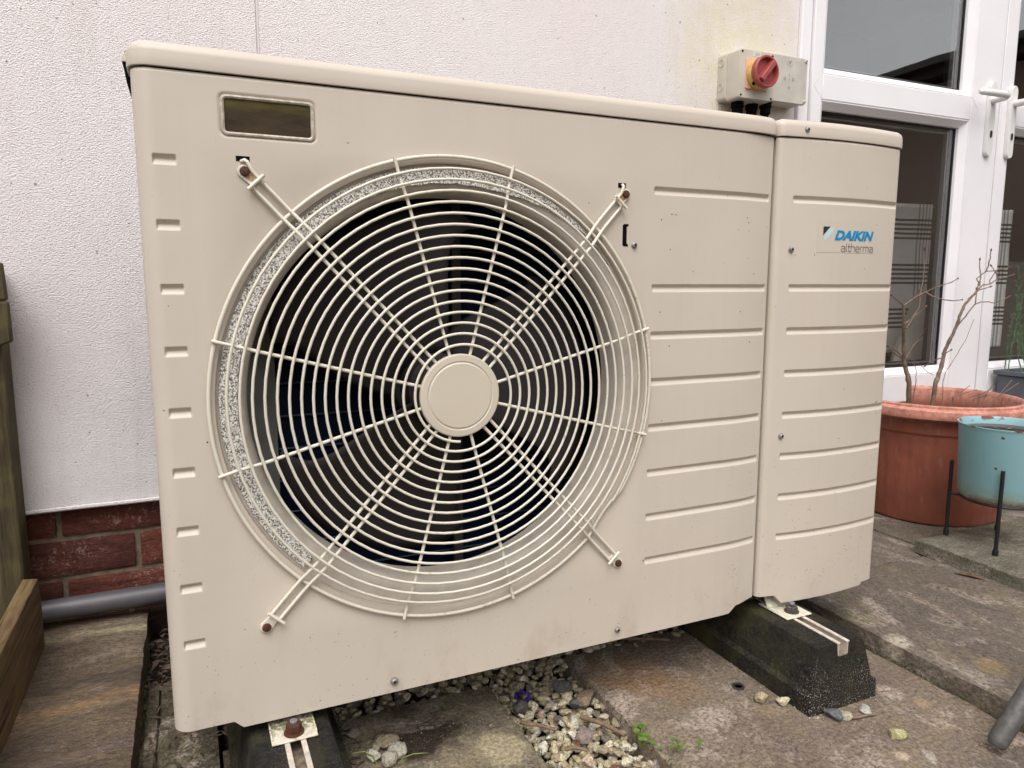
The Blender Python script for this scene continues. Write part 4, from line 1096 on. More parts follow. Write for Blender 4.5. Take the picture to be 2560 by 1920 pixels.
# fan housing: bellmouth, foam strip
bm = [(.2798, .0072), (.2760, .0085), (.2580, .0090), (.2535, .0110), (.2485, .0160), (.2458, .0260), (.2448, .0400), (.2448, .0560), (.2475, .0562)]
obj('bellmouth', MB().lathe([(r, h) for r, h in bm], (OX, 0, OZ), 'y', 160, False, False), M['bell'], HP, ang=40)
fo = MB(); vs = []; fs = []; n = 150
for k in range(n + 1):
    a = radians(36 + (226 - 36) * k / n); tp = ss(36, 82, math.degrees(a)); te = 1 - .25 * ss(216, 226, math.degrees(a))
    ro = .2770 + .0004 * sin(a * 37); ri = .2770 - (.0195 * tp * te + .0012) + .0005 * sin(a * 53 + 1)
    for (r_, y) in ((ro, .0083), (ro - .0008, .0050), (ri + .001, .0050), (ri, .0083)): vs.append((OX + r_ * cos(a), y, OZ + r_ * sin(a)))
for k in range(n):
    for q in range(3): fs.append((k * 4 + q, k * 4 + q + 1, (k + 1) * 4 + q + 1, (k + 1) * 4 + q))
fs += [(0, 1, 2, 3), tuple(n * 4 + q for q in (3, 2, 1, 0))]
obj('foam_strip', fo.add(vs, fs), M['foam'], HP)
hb = MB(); hb.box(.018, .640, .286, .290, .13, .84)
obj('housing', hb, M['inner_dark'], HP)
boxo('end_plate', (.028, .148, .215, .219, .13, .84), M['inner_plate'], HP, 0)
co = MB()
for k in range(14):
    z = .15 + k * .048; co.box(.150, .636, .232, .246, z, z + .0465)
obj('coil', co, M['coil'], HP, kind='stuff')
bends = MB()
for k in range(14):
    z = .15 + k * .048 + .004; bends.tube([(.150, .229, z), (.636, .229, z)], .0016, 5)
obj('coil_tube', bends, simple('coil_line', (.07, .11, .17), .5, .3), HP, kind='stuff')
boxo('motor_bracket', (.407, .422, .196, .204, .13, .84), simple('bracket_grey', (.10, .085, .085), .6, .2), HP, .001)
obj('motor', MB().lathe([(.052, .10), (.055, .105), (.055, .175), (.045, .19)], (OX, 0, OZ), 'y', 40), M['inner_dark'], HP, bevel=0)
# fan with three swept blades
fan = thing('fan', (OX, .08, OZ), None, None); fan.parent = HP; fan.matrix_parent_inverse = Matrix.Translation(-ORG[HP.name])
obj('hub', MB().lathe([(.045, .100), (.048, .075), (.046, .052), (.036, .046), (.0001, .045)], (OX, 0, OZ), 'y', 40, True, False), M['blade'], fan)
for b_ in range(3):
    vs = []; fs = []; nr, na = 14, 22
    for i in range(nr + 1):
        t = i / nr; r_ = .045 + (.236 - .045) * t
        lead = radians(78 - 62 * t ** .8 + 24 * t ** 3 + b_ * 120 + 4); trail = radians(-38 + 10 * t - 2 * t ** 5 * 8 + b_ * 120)
        for j in range(na + 1):
            s_ = j / na; e1 = .10 * (abs(2 * s_ - 1) ** 6) * t ** 6
            a = lead + (trail - lead) * s_; rad_ = r_ * (1 - e1 * .9)
            y = .112 - .060 * s_ ** .9 + .010 * sin(pi * s_)
            vs.append((OX + rad_ * cos(a), y, OZ + rad_ * sin(a)))
    for i in range(nr):
        for j in range(na): fs.append((i * (na + 1) + j, i * (na + 1) + j + 1, (i + 1) * (na + 1) + j + 1, (i + 1) * (na + 1) + j))
    o = obj('blade', MB().add(vs, fs), M['blade'], fan, fix=False, ang=60); so = o.modifiers.new('thick', 'SOLIDIFY'); so.thickness = .003; so.offset = 0

# wire guard
HX = OX - .0012
def ydome(r):
    if r > .2865: return -.0048
    if r > .258: return -.0172 + (r - .258) / (.287 - .258) * .0118
    return -.0178 - .0010 * (1 - r / .258)
WR = .00172
guard = thing('fan_guard', (OX, -.015, OZ), None, None); guard.parent = HP; guard.matrix_parent_inverse = Matrix.Translation(-ORG[HP.name])
sp = []; turns = 16.5; A0 = radians(262); N_ = 72
for k in range(int(turns * N_) + 1):
    th_ = k / N_; r_ = .0572 + (.2728 - .0572) * (th_ / turns)
    if th_ < .6: r_ = .0578 + (r_ - .0578) * ss(-.1, .6, th_)
    a = A0 - 2 * pi * th_; sp.append((OX + r_ * cos(a), ydome(r_), OZ + r_ * sin(a)))
for k in range(1, 25):     # the last part runs out and lies against the outer ring at the lower right
    u = k / 24; a = A0 - 2 * pi * turns - radians(118) * u; r_ = .2728 + (.2826 - .2728) * u
    sp.append((OX + r_ * cos(a), ydome(min(r_, .2826)), OZ + r_ * sin(a)))
sp.insert(0, (sp[0][0] + .006, sp[0][1] + .0, sp[0][2] - .0008))
obj('coil_wire', MB().tube(sp, WR, 8), M['wire'], guard, ang=60)
ring = []
for k in range(180):
    a = 2 * pi * k / 180; d_ = math.degrees(a) % 360; r_ = .2872
    if 312 < d_ < 328: r_ -= .0068 * sin(pi * (d_ - 312) / 16)      # the jog in the outer wire at lower right
    ring.append((OX + r_ * cos(a), -.0048, OZ + r_ * sin(a)))
obj('outer_ring', MB().tube(ring, .0023, 8, closed=True), M['wire'], guard, ang=60)
def spoke_y(r):
    if r > .268: return -.0074 - .0008 * ss(.268, .287, r)
    return -.0143 + (r - .24) / (.268 - .24) * .0066 if r > .24 else -.0143
for a_d in (15, 75, 105, 165, 195, 255, 285, 345):
    a = radians(a_d); P = [(OX + r_ * cos(a), spoke_y(r_), OZ + r_ * sin(a)) for r_ in np.linspace(.045, .291, 26)]
    obj('spoke', MB().tube(P, .0021, 8), M['wire'], guard, ang=60)
SX, SZ_ = .2406, .2584
DIAG = [(-1, 1), (1, 1), (1, -1), (-1, -1)]
ctrz = OZ - .0028
def rod_y(r):
    return -.0143 if r < .262 else (-.0143 + (r - .262) / .030 * .0085 if r < .292 else -.0058 + (r - .292) / .05 * .0022)
for i, (sx, sz) in enumerate(DIAG):
    tx, tz = OX + .0022 + sx * SX, ctrz + sz * SZ_
    dx, dz = tx - OX, tz - OZ; L_ = hypot(dx, dz); dx /= L_; dz /= L_; nx_, nz_ = -dz, dx
    for s_ in (-1, 1):
        end = L_ - .014 + (.010 if (s_ == (-1 if sx * sz < 0 else 1) and sz > 0) else 0)
        P = [(OX + dx * r_ + nx_ * s_ * .0060, rod_y(r_), OZ + dz * r_ + nz_ * s_ * .0060) for r_ in np.linspace(.044, end, 30)]
        if sz > 0 and ((s_ == -1 and sx * sz < 0) or (s_ == 1 and sx * sz > 0)):   # upper clips: hook bends up into the slot
            hx_, hz_ = OX + sx * SX - .0005, tz + .0105
            P += [(P[-1][0] * .45 + hx_ * .55 + .001 * -sx, -.0060, P[-1][2] * .5 + hz_ * .5 + .004), (hx_ + .0035 * -sx, -.0045, hz_ + .001), (hx_, .0005, hz_)]
        obj('strut', MB().tube(P, .0021, 8), M['wire'], guard, ang=60)
    rc = L_ - .0155; cxx, czz = OX + dx * rc, OZ + dz * rc
    obj('cross_wire', MB().tube([(cxx + nx_ * s_ * .0115, -.0088, czz + nz_ * s_ * .0115) for s_ in (-1, -.5, .5, 1)], .0021, 8), M['wire'], guard, ang=60)
    # clip tab
    tb = MB(); P = []
    for k in range(13): b = pi * k / 12 - pi / 2; P.append((tx + dx * .0072 * cos(b) + nx_ * .0072 * sin(b), tz + dz * .0072 * cos(b) + nz_ * .0072 * sin(b)))
    P += [(cxx - dx * .0015 + nx_ * .0052, czz - dz * .0015 + nz_ * .0052), (cxx - dx * .0015 - nx_ * .0052, czz - dz * .0015 - nz_ * .0052)]
    tb.prism(P, -.0028, -.0002); tab = obj('clip', tb, M['tab'], guard, bevel=.0006)
    if sz > 0: obj('rust_stain', MB().prism([(tx - dx * q + nx_ * w, tz - dz * q + nz_ * w) for q, w in ((.001, -.0045), (.006, -.004), (.0115, -.0028), (.0125, .001), (.009, .0035), (.001, .0045))], -.0031, -.0027), M['rust_stain'], tab)
    sc_ = MB().lathe([(.0050, -.0029), (.0052, -.0042), (.0044, -.0060), (.0018, -.0068), (.0001, -.0068)], (tx, 0, tz), 'y', 20, True, False)
    so_ = obj('screw', sc_, M['rust'], tab, label='rusty cross-head screw')
    c4_ = MB(); c4_.box(tx - .0018, tx + .0018, -.0071, -.0064, tz - .00045, tz + .00045); c4_.box(tx - .00045, tx + .00045, -.0072, -.0064, tz - .0018, tz + .0018)
hc = [(.0517, -.0150), (.0517, -.0185), (.0512, -.0196), (.0500, -.0202), (.0432, -.0205), (.0422, -.0198), (.0414, -.0197), (.0404, -.0203), (.0396, -.0208), (.020, -.0210), (.0001, -.0210)]
obj('hub_cap', MB().lathe(hc, (HX, 0, OZ), 'y', 96, True, False), M['cap'], guard, ang=9)

# screws, holes and dents on the panels
def pscrew(x, z, y, r, parent, m='screw'):
    s_ = obj('screw', MB().lathe([(r * 1.25, y - .0003), (r * 1.25, y - .0010), (r, y - .0012), (r, y - .0032), (r * .75, y - .0040), (.0001, y - .0041)], (x, 0, z), 'y', 18, True, False), M[m], parent)
    q = r * .55; c = MB(); c.box(x - q, x + q, y - .0044, y - .0040, z - r * .13, z + r * .13); c.box(x - r * .13, x + r * .13, y - .0045, y - .0040, z - q, z + q); obj('recess', c, M['black'], s_)
    return s_
pscrew(.2547, .1301, 0, .0042, fan_panel); pscrew(.588, .1314, 0, .0036, fan_panel); pscrew(.6018, .6850, 0, .0036, fan_panel)
pscrew(.9013, .8612, -.0035, .0036, service_panel); pscrew(.8851, .6847, -.0005, .0036, service_panel); pscrew(.8843, .3948, -.0005, .0036, service_panel)
def hole(pts, parent, y=-.0003, name='slot_hole'):
    obj(name, MB().prism(pts, y, y + .004), M['black'], parent)
hole([(.0962, .7620), (.1102, .7620), (.1102, .7676), (.0962, .7676)], fan_panel)
hole([(.5746, .7598), (.5868, .7598), (.5868, .7662), (.5746, .7662)], fan_panel)
hole([(.5832, .6850), (.5850, .6828), (.5920, .6828), (.5920, .6858), (.5900, .6864), (.5896, .6885), (.5896, .7080), (.5902, .7096), (.5924, .7098), (.5924, .7126), (.5852, .7126), (.5832, .7106)], fan_panel)
for (x, z) in ((.6633, .7284), (.6699, .7282), (.646, .7204), (.6622, .6803), (.799, .7288), (.8022, .7217), (.793, .5915), (.6480, .5930), (.6655, .5445), (.8150, .5455), (.6560, .4370), (.0520, .4595)):
    r_ = .0009; hole([(x + r_ * cos(k * pi / 4), z + r_ * sin(k * pi / 4)) for k in range(8)], fan_panel, y_fan(x) - .00015, 'pin_hole')
for (x, z) in ((.9335, .7290), (1.0590, .7265), (.9285, .6770), (1.0020, .3820)):
    r_ = .0008; hole([(x + r_ * cos(k * pi / 4), z + r_ * sin(k * pi / 4)) for k in range(8)], service_panel, y_svc(x) - .00015, 'pin_hole')
# left side: grip and lid screw seen edge-on
hd = MB(); hd.prism([(.0, .8655), (-.0085, .8665), (-.0078, .862), (-.0055, .845), (-.0025, .834), (.0, .8285)], .055, .115); 
gr = obj('side_grip', hd, M['black'], HP, bevel=.001)
obj('grip_cap', MB().prism([(.0, .8760), (-.0045, .8758), (-.0092, .8675), (-.0088, .8655), (.0, .8645)], .053, .117), M['unit'], gr)
obj('screw', MB().lathe([(.0050, -.0010), (.0050, -.0062), (.0038, -.0072)], (0, .085, .880), 'x', 12), M['bolt_grey'], HP)

# badge
bx = lambda x: y_svc(x)
def drape(mb, off):
    mb.v = [(x, bx(x) - off + (y), z) for (x, y, z) in mb.v]; return mb
def strip_plate(x0, x1, z0, z1, off, th_):
    m = MB(); n = 16; vs = []
    for z in (z0, z1):
        for y in (0, th_):
            for i in range(n + 1): vs.append((x0 + (x1 - x0) * i / n, y, z))
    fs = []; w = n + 1
    for i in range(n): fs += [(i, i + 1, 2 * w + i + 1, 2 * w + i), (i, w + i, w + i + 1, i + 1), (2 * w + i, 2 * w + i + 1, 3 * w + i + 1, 3 * w + i)]
    fs += [(0, 2 * w, 3 * w, w), (n, w + n, 3 * w + n, 2 * w + n)]
    return drape(m.add(vs, fs), off)
badge = obj('badge', strip_plate(.9316, 1.0585, .6810, .7300, .00035, .0003), M['sticker'], HP, fix=True)
def tri(name, pts, m, off=.0007):
    mb = MB().prism(pts, 0, .0003); drape(mb, off); obj(name, mb, m, badge, fix=True)
tri('logo', [(.9425, .7205), (.9560, .7205), (.9425, .7068)], M['logo_dark'])
tri('logo', [(.9568, .7200), (.9640, .7180), (.9580, .7080), (.9450, .6985), (.9432, .7052)], M['logo_cyan'])
def text(body, x, z, size, m, shear=0, bold=0, sx=1.0):
    cu_ = bpy.data.curves.new(body, 'FONT'); cu_.body = body; cu_.size = size; cu_.shear = shear; cu_.offset = bold; cu_.extrude = .00012; cu_.resolution_u = 4
    to = bpy.data.objects.new('tmp', cu_); COL.objects.link(to); bpy.context.view_layer.update()
    me = bpy.data.meshes.new_from_object(to.evaluated_get(bpy.context.evaluated_depsgraph_get())); bpy.data.objects.remove(to)
    co_ = np.empty(len(me.vertices) * 3); me.vertices.foreach_get('co', co_); co_ = co_.reshape(-1, 3)
    w = co_[:, 0].max() - co_[:, 0].min(); k = sx / w if sx else 1
    X_ = x + (co_[:, 0] - co_[:, 0].min()) * k; out = np.stack([X_, [bx(q) - .0008 for q in X_] - co_[:, 2], z + co_[:, 1]], 1)
    me.vertices.foreach_set('co', out.ravel()); me.materials.clear(); me.materials.append(m); me.name = 'lettering'
    return place('lettering', me, badge)
text('DAIKIN', .9655, .7012, .0195, M['logo_blue'], .28, .0009, .0867)
# rounded thin lettering drawn stroke by stroke
def strokes(word, x, z, h, wtot):
    G = {'a': ([[(0, 1), (.75, 1), (.95, .8), (.95, 0), (.2, 0), (0, .2), (0, .42), (.15, .55), (.95, .55)]], 1.0),
         'l': ([[(0, 1.55), (0, .2), (.14, 0), (.22, 0)]], .20),
         't': ([[(.15, 1.5), (.15, .2), (.33, 0), (.6, 0)], [(-.10, 1), (.55, 1)]], .5),
         'h': ([[(0, 1.55), (0, 0)], [(0, 1), (.7, 1), (.9, .8), (.9, 0)]], .95),
         'e': ([[(0, .52), (.92, .52), (.92, .8), (.72, 1), (.2, 1), (0, .8), (0, .2), (.2, 0), (.85, 0)]], .97),
         'r': ([[(0, 0), (0, .8), (.2, 1), (.55, 1)]], .55),
         'm': ([[(0, 0), (0, 1), (1.25, 1), (1.45, .8), (1.45, 0)], [(.72, 1), (.72, 0)]], 1.5)}
    tot = sum(G[c][1] + .28 for c in word) - .28; k = wtot / tot; px_ = x; mb = MB(); w = .00062
    for c in word:
        for st in G[c][0]:
            pts = [(px_ + p[0] * k, z + p[1] * h) for p in st]
            for i in range(len(pts) - 1):
                (ax, az), (bx_, bz) = pts[i], pts[i + 1]; L_ = hypot(bx_ - ax, bz - az); ux, uz = (bx_ - ax) / L_, (bz - az) / L_
                ax -= ux * w * .5; az -= uz * w * .5; bx_ += ux * w * .5; bz += uz * w * .5
                mb.prism([(ax - uz * w, az + ux * w), (ax + uz * w, az - ux * w), (bx_ + uz * w, bz - ux * w), (bx_ - uz * w, bz + ux * w)], 0, .0002 + .00001 * i)
        px_ += (G[c][1] + .28) * k
    drape(mb, .0008); obj('lettering', mb, M['print_grey'], badge)
strokes('altherma', .9805, .6832, .0078, .0720)

# ================================================================ RUBBER FEET WITH CHANNELS
def foot(xc, lab, seed, rusty):
    t = thing('rubber_foot', (xc, .17, 0), lab, 'rubber foot', 'rubber feet under the heat pump')
    # cross section (x offset, z), with slot on top
    sec = [(-.0690, .0), (-.0690, .028), (-.0610, .034), (-.0495, .088), (-.0465, .096), (-.0400, .0995), (-.0105, .0995), (-.0105, .078), (.0105, .078), (.0105, .0995), (.0370, .0995), (.0440, .096), (.0475, .088), (.0590, .034), (.0700, .028), (.0700, .0)]
    m = MB(); ys = [-.128, -.1275, -.122, -.119] + [-.11 + .03 * i for i in range(20)] + [.470]; n = len(sec); vs = []
    for j, y in enumerate(ys):
        for (dx, z) in sec:
            yy = y; k = 1.0
            if j < 4: yy = [-.128, -.1265, -.1200, -.1165][j] + .011 * (z / .1) ** 1.5 * (1 if j < 3 else .9)
            if j == 0: k = .965
            w = 1 + .004 * mn.noise(Vector((dx * 40, yy * 22, z * 40 + seed)))
            vs.append((xc + dx * w * k, yy + .0012 * mn.noise(Vector((dx * 60, z * 60, seed))) * (j < 3), z * (w if z > .001 else 1)))
    fs = []
    for j in range(len(ys) - 1):
        for i in range(n): fs.append((j * n + i, j * n + (i + 1) % n, (j + 1) * n + (i + 1) % n, (j + 1) * n + i))
    b0 = [0, 1, 2, 3, 4, 5, 6, 7]; b1 = [8, 9, 10, 11, 12, 13, 14, 15]
    for base in (0, (len(ys) - 1) * n):
        fs.append(tuple(base + q for q in b0 + b1))
    m.add(vs, fs); obj('rubber_block', m, M['rubber'], t, ang=30)
    ch = MB(); yf_ = -.1205
    for s_ in (-1, 1): ch.box(xc + s_ * .0100 - .0022 if s_ < 0 else xc + .0062, xc - .0062 if s_ < 0 else xc + .0122, yf_, .46, .0985, .1008)
    ch.box(xc - .0100, xc - .0086, yf_, .46, .080, .0984); ch.box(xc + .0086, xc + .0100, yf_, .46, .080, .0984)
    c_ = obj('channel', ch, M['galv'], t, bevel=.0004)
    boxo('channel_floor', (xc - .0085, xc + .0085, yf_, .46, .0790, .0812), M['galv_in'], c_, 0)
    # foot bracket of the unit with bolt
    br = thing('mounting_bracket', (xc, 0, .102), None, None); br.parent = HP; br.matrix_parent_inverse = Matrix.Translation(-ORG[HP.name])
    pl = MB()
    if rusty:
        pl.box(xc - .0262, xc + .0262, -.0315, .030, .1012, .1036); pl.box(xc - .0262, xc - .0242, -.0255, .030, .1037, .1062); pl.box(xc + .0242, xc + .0262, -.0255, .030, .1037, .1062)
    else:
        pl.box(xc - .0262, xc + .0262, -.0345, .030, .1012, .1036); pl.hexa([(xc - .0262, .008, .1037), (xc + .0262, .008, .1037), (xc + .0262, .012, .1037), (xc - .0262, .012, .1037), (xc - .022, .024, .125), (xc + .022, .024, .125), (xc + .022, .028, .125), (xc - .022, .028, .125)])
    obj('plate', pl, mat_bracket(rusty), br, bevel=.0008)
    bc = (xc + .0005, -.0165, 0); mt = M['rust'] if rusty else M['bolt_grey']
    obj('washer', MB().lathe([(.0118, .1037), (.0118, .1052), (.0095, .1058)], bc, 'z', 28), mt, br)
    obj('bolt', MB().lathe([(.0092, .1056), (.0094, .1062), (.0094, .1150), (.0083, .1166)] if rusty else [(.0092, .1055), (.0096, .1062), (.0096, .1128), (.0085, .1142)], bc, 'z', 6), mt, br, ang=20)
    obj('bolt_tip', MB().lathe([(.0046, .1160), (.0046, .1190), (.0040, .1196)], bc, 'z', 18), simple('bolt_tip_grey', (.22, .23, .24), .5, .4, var=.2, vscale=300), br)
foot(.1275, 'speckled black rubber foot at the left under the unit, with a rusty bolt', 1, True)
foot(.9110, 'black recycled rubber foot under the right end, with white channel and grey bolt', 5, False)

# ================================================================ LEFT: TIMBER RAISED BED
post = MB(); post.box(-.330, -.2335, .5345, .592, -.06, .66)
tp = thing('timber_post', (-.28, .56, 0), 'weathered square timber post with a thicker top block at the left edge', 'post')
obj('post', post, M['wood_post'], tp, bevel=.004)
cp = MB()
cp.hexa([(-.335, .516, .500), (-.2165, .516, .5410), (-.2165, .5340, .5410), (-.335, .5340, .500), (-.335, .517, .6045), (-.2172, .517, .6045), (-.2172, .5340, .6045), (-.335, .5340, .6045)])
obj('block', cp, M['wood_post'], tp, bevel=.003)
cp = MB(); cp.hexa([(-.335, .518, .6065), (-.2180, .518, .6065), (-.2180, .5340, .6065), (-.335, .5340, .6065), (-.335, .520, .6670), (-.2205, .520, .6650), (-.2205, .5340, .6650), (-.335, .5340, .6670)])
obj('block', cp, M['wood_post'], tp, bevel=.003)
pk = MB(); n = 30; vs = []; fs = []
sec = [(-.0122, 0), (.0122, 0), (.0126, .04), (.0124, .09), (.0112, .1245), (-.0110, .1265), (-.0126, .09)]
for j in range(n + 1):
    y = .520 - 1.35 * j / n
    for (dx, z) in sec: vs.append((-.2225 + dx + .0012 * mn.noise(Vector((y * 8, z * 20, 0))) - .0 * y, y, .0225 + z + .0010 * mn.noise(Vector((y * 12, dx * 90, 3)))))
m7 = len(sec)
for j in range(n):
    for i in range(m7): fs.append((j * m7 + i, j * m7 + (i + 1) % m7, (j + 1) * m7 + (i + 1) % m7, (j + 1) * m7 + i))
fs += [tuple(range(m7)), tuple(n * m7 + i for i in range(m7))]
obj('plank', pk.add(vs, fs), M['wood_plank'], label='golden brown timber board on edge, running towards the camera at the left', category='plank', ang=40, bevel=.0015)
eb = MB(); eb.box(-.60, -.3305, -.80, .52, .022, .075); obj('bed_soil', eb, M['soil'], label='dark soil filling the raised bed behind the board', kind='stuff')

# ================================================================ RIGHT: POTS
rs = obj('concrete_slab', slab_mb(1.512, 2.25, -.55, .212, .0615, .0300, 31, .0022, .006, .016), M['concrete'], label='loose mossy concrete slab lying on the step under the blue planter', category='slab', ang=50)

PX, PY = 1.843, .425
pot = thing('terracotta_pot', (PX, PY, .03), 'large terracotta coloured plastic pot with rolled rim by the doors', 'pot')
def flute(a, h):
    if h > .262 or h < .045: return 1.0
    k = ss(.262, .250, h) * ss(.045, .06, h) if False else min(1, (.262 - h) / .008) 
    return 1 - .010 * k * (.5 + .5 * cos(a * 38)) ** 1.5
prof = [(.160, .0305), (.165, .034), (.167, .040), (.1750, .150), (.1800, .235), (.1812, .256), (.1832, .262), (.1838, .264), (.1842, .266), (.1865, .2655), (.1900, .300), (.1925, .302), (.2085, .303), (.2130, .307), (.2142, .316), (.2125, .327), (.2080, .332), (.2055, .333), (.2050, .338), (.2020, .340), (.1965, .340), (.1935, .337), (.1915, .330), (.1900, .312), (.1820, .262), (.180, .240)]
n_f = 304
obj('pot_body', MB().lathe(prof, (PX, PY, 0), 'z', n_f, True, False, rad=flute), M['terra'], pot, ang=30)
pr = MB().lathe([(.1815, .2805), (.150, .285), (.08, .289), (.0001, .287)], (PX, PY, 0), 'z', 48, False, False)
obj('potting_soil', pr, M['soil'], pot)
# bare shrub
TW = {'A': [(1.768, .44, .280), (1.758, .438, .375), (1.754, .448, .415), (1.747, .45, .434), (1.739, .448, .479), (1.714, .433, .526), (1.696, .423, .579)],
'A1': [(1.696, .423, .579), (1.753, .438, .598), (1.788, .432, .613), (1.801, .418, .624), (1.83, .411, .633), (1.866, .418, .638), (1.903, .43, .647)],
'A2': [(1.787, .431, .611), (1.791, .412, .6), (1.809, .398, .593), (1.864, .405, .59), (1.912, .42, .592)],
'A3': [(1.696, .422, .577), (1.664, .413, .59), (1.626, .404, .604)], 'A4': [(1.745, .449, .434), (1.715, .441, .447), (1.668, .428, .466)],
'A5': [(1.748, .451, .438), (1.703, .438, .461), (1.652, .424, .477)], 'A6': [(1.747, .45, .436), (1.77, .458, .446), (1.796, .462, .472), (1.811, .455, .49), (1.808, .44, .512)],
'A7': [(1.75, .451, .431), (1.795, .46, .424)], 'A8': [(1.719, .43, .520), (1.758, .436, .556), (1.768, .433, .573), (1.774, .438, .604), (1.794, .448, .64), (1.805, .454, .702), (1.796, .451, .72)],
'A9': [(1.714, .433, .530), (1.757, .437, .551), (1.779, .426, .573)], 'D': [(1.758, .43, .280), (1.763, .422, .377), (1.776, .434, .407), (1.774, .444, .44)], 'E': [(1.774, .440, .430), (1.798, .435, .419), (1.8, .418, .403), (1.803, .407, .4)]}
TW2 = {'B': [(1.848, .435, .280), (1.853, .432, .371), (1.875, .438, .401), (1.891, .444, .428), (1.897, .445, .453), (1.906, .442, .479), (1.927, .438, .52), (1.938, .437, .555), (1.965, .445, .58), (2.006, .457, .598), (2.039, .464, .614)],
'B1': [(2.039, .464, .614), (2.062, .465, .631), (2.074, .452, .633), (2.086, .445, .645), (2.109, .438, .651), (2.162, .446, .659)],
'B2': [(2.039, .464, .614), (2.054, .471, .636), (2.052, .477, .649), (2.081, .472, .667), (2.096, .45, .671), (2.139, .446, .68)],
'B3': [(2.081, .472, .667), (2.086, .469, .686), (2.084, .465, .707), (2.077, .46, .723)], 'B4': [(2.054, .468, .628), (2.069, .477, .66), (2.068, .483, .684), (2.068, .483, .698)],
'B5': [(1.930, .439, .52), (1.973, .447, .545), (2.012, .454, .572), (2.024, .456, .579), (2.044, .452, .584), (2.056, .441, .585), (2.062, .428, .581), (2.076, .419, .589), (2.111, .421, .599)],
'B6': [(2.024, .456, .579), (2.037, .465, .617)], 'B7': [(2.088, .443, .645), (2.093, .45, .664), (2.09, .462, .681)], 'B8': [(2.074, .452, .633), (2.079, .457, .645), (2.09, .453, .662)],
'B9': [(2.039, .464, .616), (2.062, .458, .621), (2.069, .451, .625)], 'B10': [(1.897, .445, .445), (1.924, .447, .455)], 'B11': [(1.891, .445, .437), (1.875, .453, .43), (1.861, .468, .415)],
'C': [(1.886, .430, .280), (1.898, .443, .367), (1.919, .453, .393), (1.982, .473, .429), (2.045, .489, .474), (2.059, .479, .535)]}
M['bark'] = simple('twig_bark', (.17, .115, .075), .8, var=.45, vscale=60, bump=.0012, bscale=220)
M['bark_red'] = simple('young_twig_bark', (.17, .115, .085), .7, var=.35, vscale=60)
M['bud'] = simple('red_bud', (.15, .06, .04), .6)
def shrub(T, base, lab, names, r0):
    t = thing('bare_shrub', base, lab, 'shrub', 'leafless shrubs in the terracotta pot'); rg = random.Random(len(T))
    for k, P in T.items():
        main = len(k) == 1 and k in 'AB'; r = {'A': r0, 'B': r0, 'C': .0011, 'D': .0013, 'E': .0010}[k[0]] if len(k) == 1 else .0018
        Q = []; 
        for i in range(len(P) - 1):
            for q in range(4):
                u = q / 4; Q.append([P[i][j] * (1 - u) + P[i + 1][j] * u + (rg.uniform(-.0008, .0008) if i + q else 0) for j in range(3)])
        Q.append(list(P[-1])); nn_ = len(Q); rr = [r * (1 - (.55 if main else .5) * i / nn_) * (1.18 if i % 5 == 0 and i else 1) for i in range(nn_)]
        obj('trunk' if main else 'branch', MB().tube(Q, rr, 8), M['bark'] if main else M['bark_red'], t, ang=60)
        if len(k) > 1:
            e = Vector(P[-1]); d = (e - Vector(P[-2])).normalized(); obj('bud', MB().tube([e, e + d * .004, e + d * .009], [.0013, .0026, .0004], 7), M['bud'], t, ang=60)
shrub(TW, (1.765, .44, .307), 'leafless shrub with forked twigs, left one in the terracotta pot', None, .0066)
shrub(TW2, (1.85, .435, .305), 'leafless shrub leaning right past the door, right one in the terracotta pot', None, .0060)
for i in range(9):
    rg = random.Random(40 + i); x = rg.uniform(1.90, 1.97); y = rg.uniform(.34, .45)
    pts = [(x, y, .280), (x + rg.uniform(.0, .05), y, .322 + rg.uniform(0, .02)), (x + rg.uniform(.03, .11), y + rg.uniform(-.03, .02), .335 + rg.uniform(0, .05))]
    if i == 0: dt = thing('dry_stems', (1.93, .40, .305), 'dry broken stems sticking out of the soil in the terracotta pot', 'stems')
    obj('stem', MB().tube(pts, .0011, 6), M['bark_red'], dt)

BX, BY = 1.658, .122
bp_ = thing('blue_planter', (BX, BY, .165), 'chipped pale blue enamel planter held in a black wire stand', 'planter')
obj('pot_body', MB().lathe([(.0005, .1665), (.070, .1665), (.0795, .1680), (.0825, .1730), (.0905, .3220), (.0935, .3290), (.0940, .3300), (.0935, .3315), (.0915, .3312), (.0895, .3270), (.0880, .3120)], (BX, BY, 0), 'z', 96, False, False), M['blue'], bp_, ang=50)
obj('inner_liner', MB().lathe([(.0878, .3150), (.0872, .3080), (.0868, .3000)], (BX, BY, 0), 'z', 64, False, False), simple('liner_grey', (.16, .17, .18), .6), bp_)
obj('potting_soil', MB().lathe([(.0866, .3085), (.05, .310), (.0005, .309)], (BX, BY, 0), 'z', 40, False, False), M['soil'], bp_)
for i in range(26):
    rg = random.Random(60 + i); a = rg.uniform(0, 6.28); r_ = rg.uniform(.02, .082); 
    if i == 0: lm = MB()
    c = Vector((BX + r_ * cos(a), BY + r_ * sin(a), .3115)); d = Vector((rg.uniform(-1, 1), rg.uniform(-1, 1), rg.uniform(0, .35))).normalized() * rg.uniform(.006, .016); n = Vector((-d.y, d.x, .002)) * .28
    lm.add([c - d, c - n, c + d, c + n], [(0, 1, 2), (0, 2, 3)])
obj('soil_litter', lm, M['deadleaf'], bp_, fix=False, kind='stuff')
stand = thing('planter_stand', (1.6545, .1185, .0615), 'black metal four legged stand carrying the blue planter', 'stand')
LG = [(1.5705, .0690, .2460), (1.6040, .2020, .2380), (1.7350, .1685, .2400), (1.7030, .0350, .2400)]
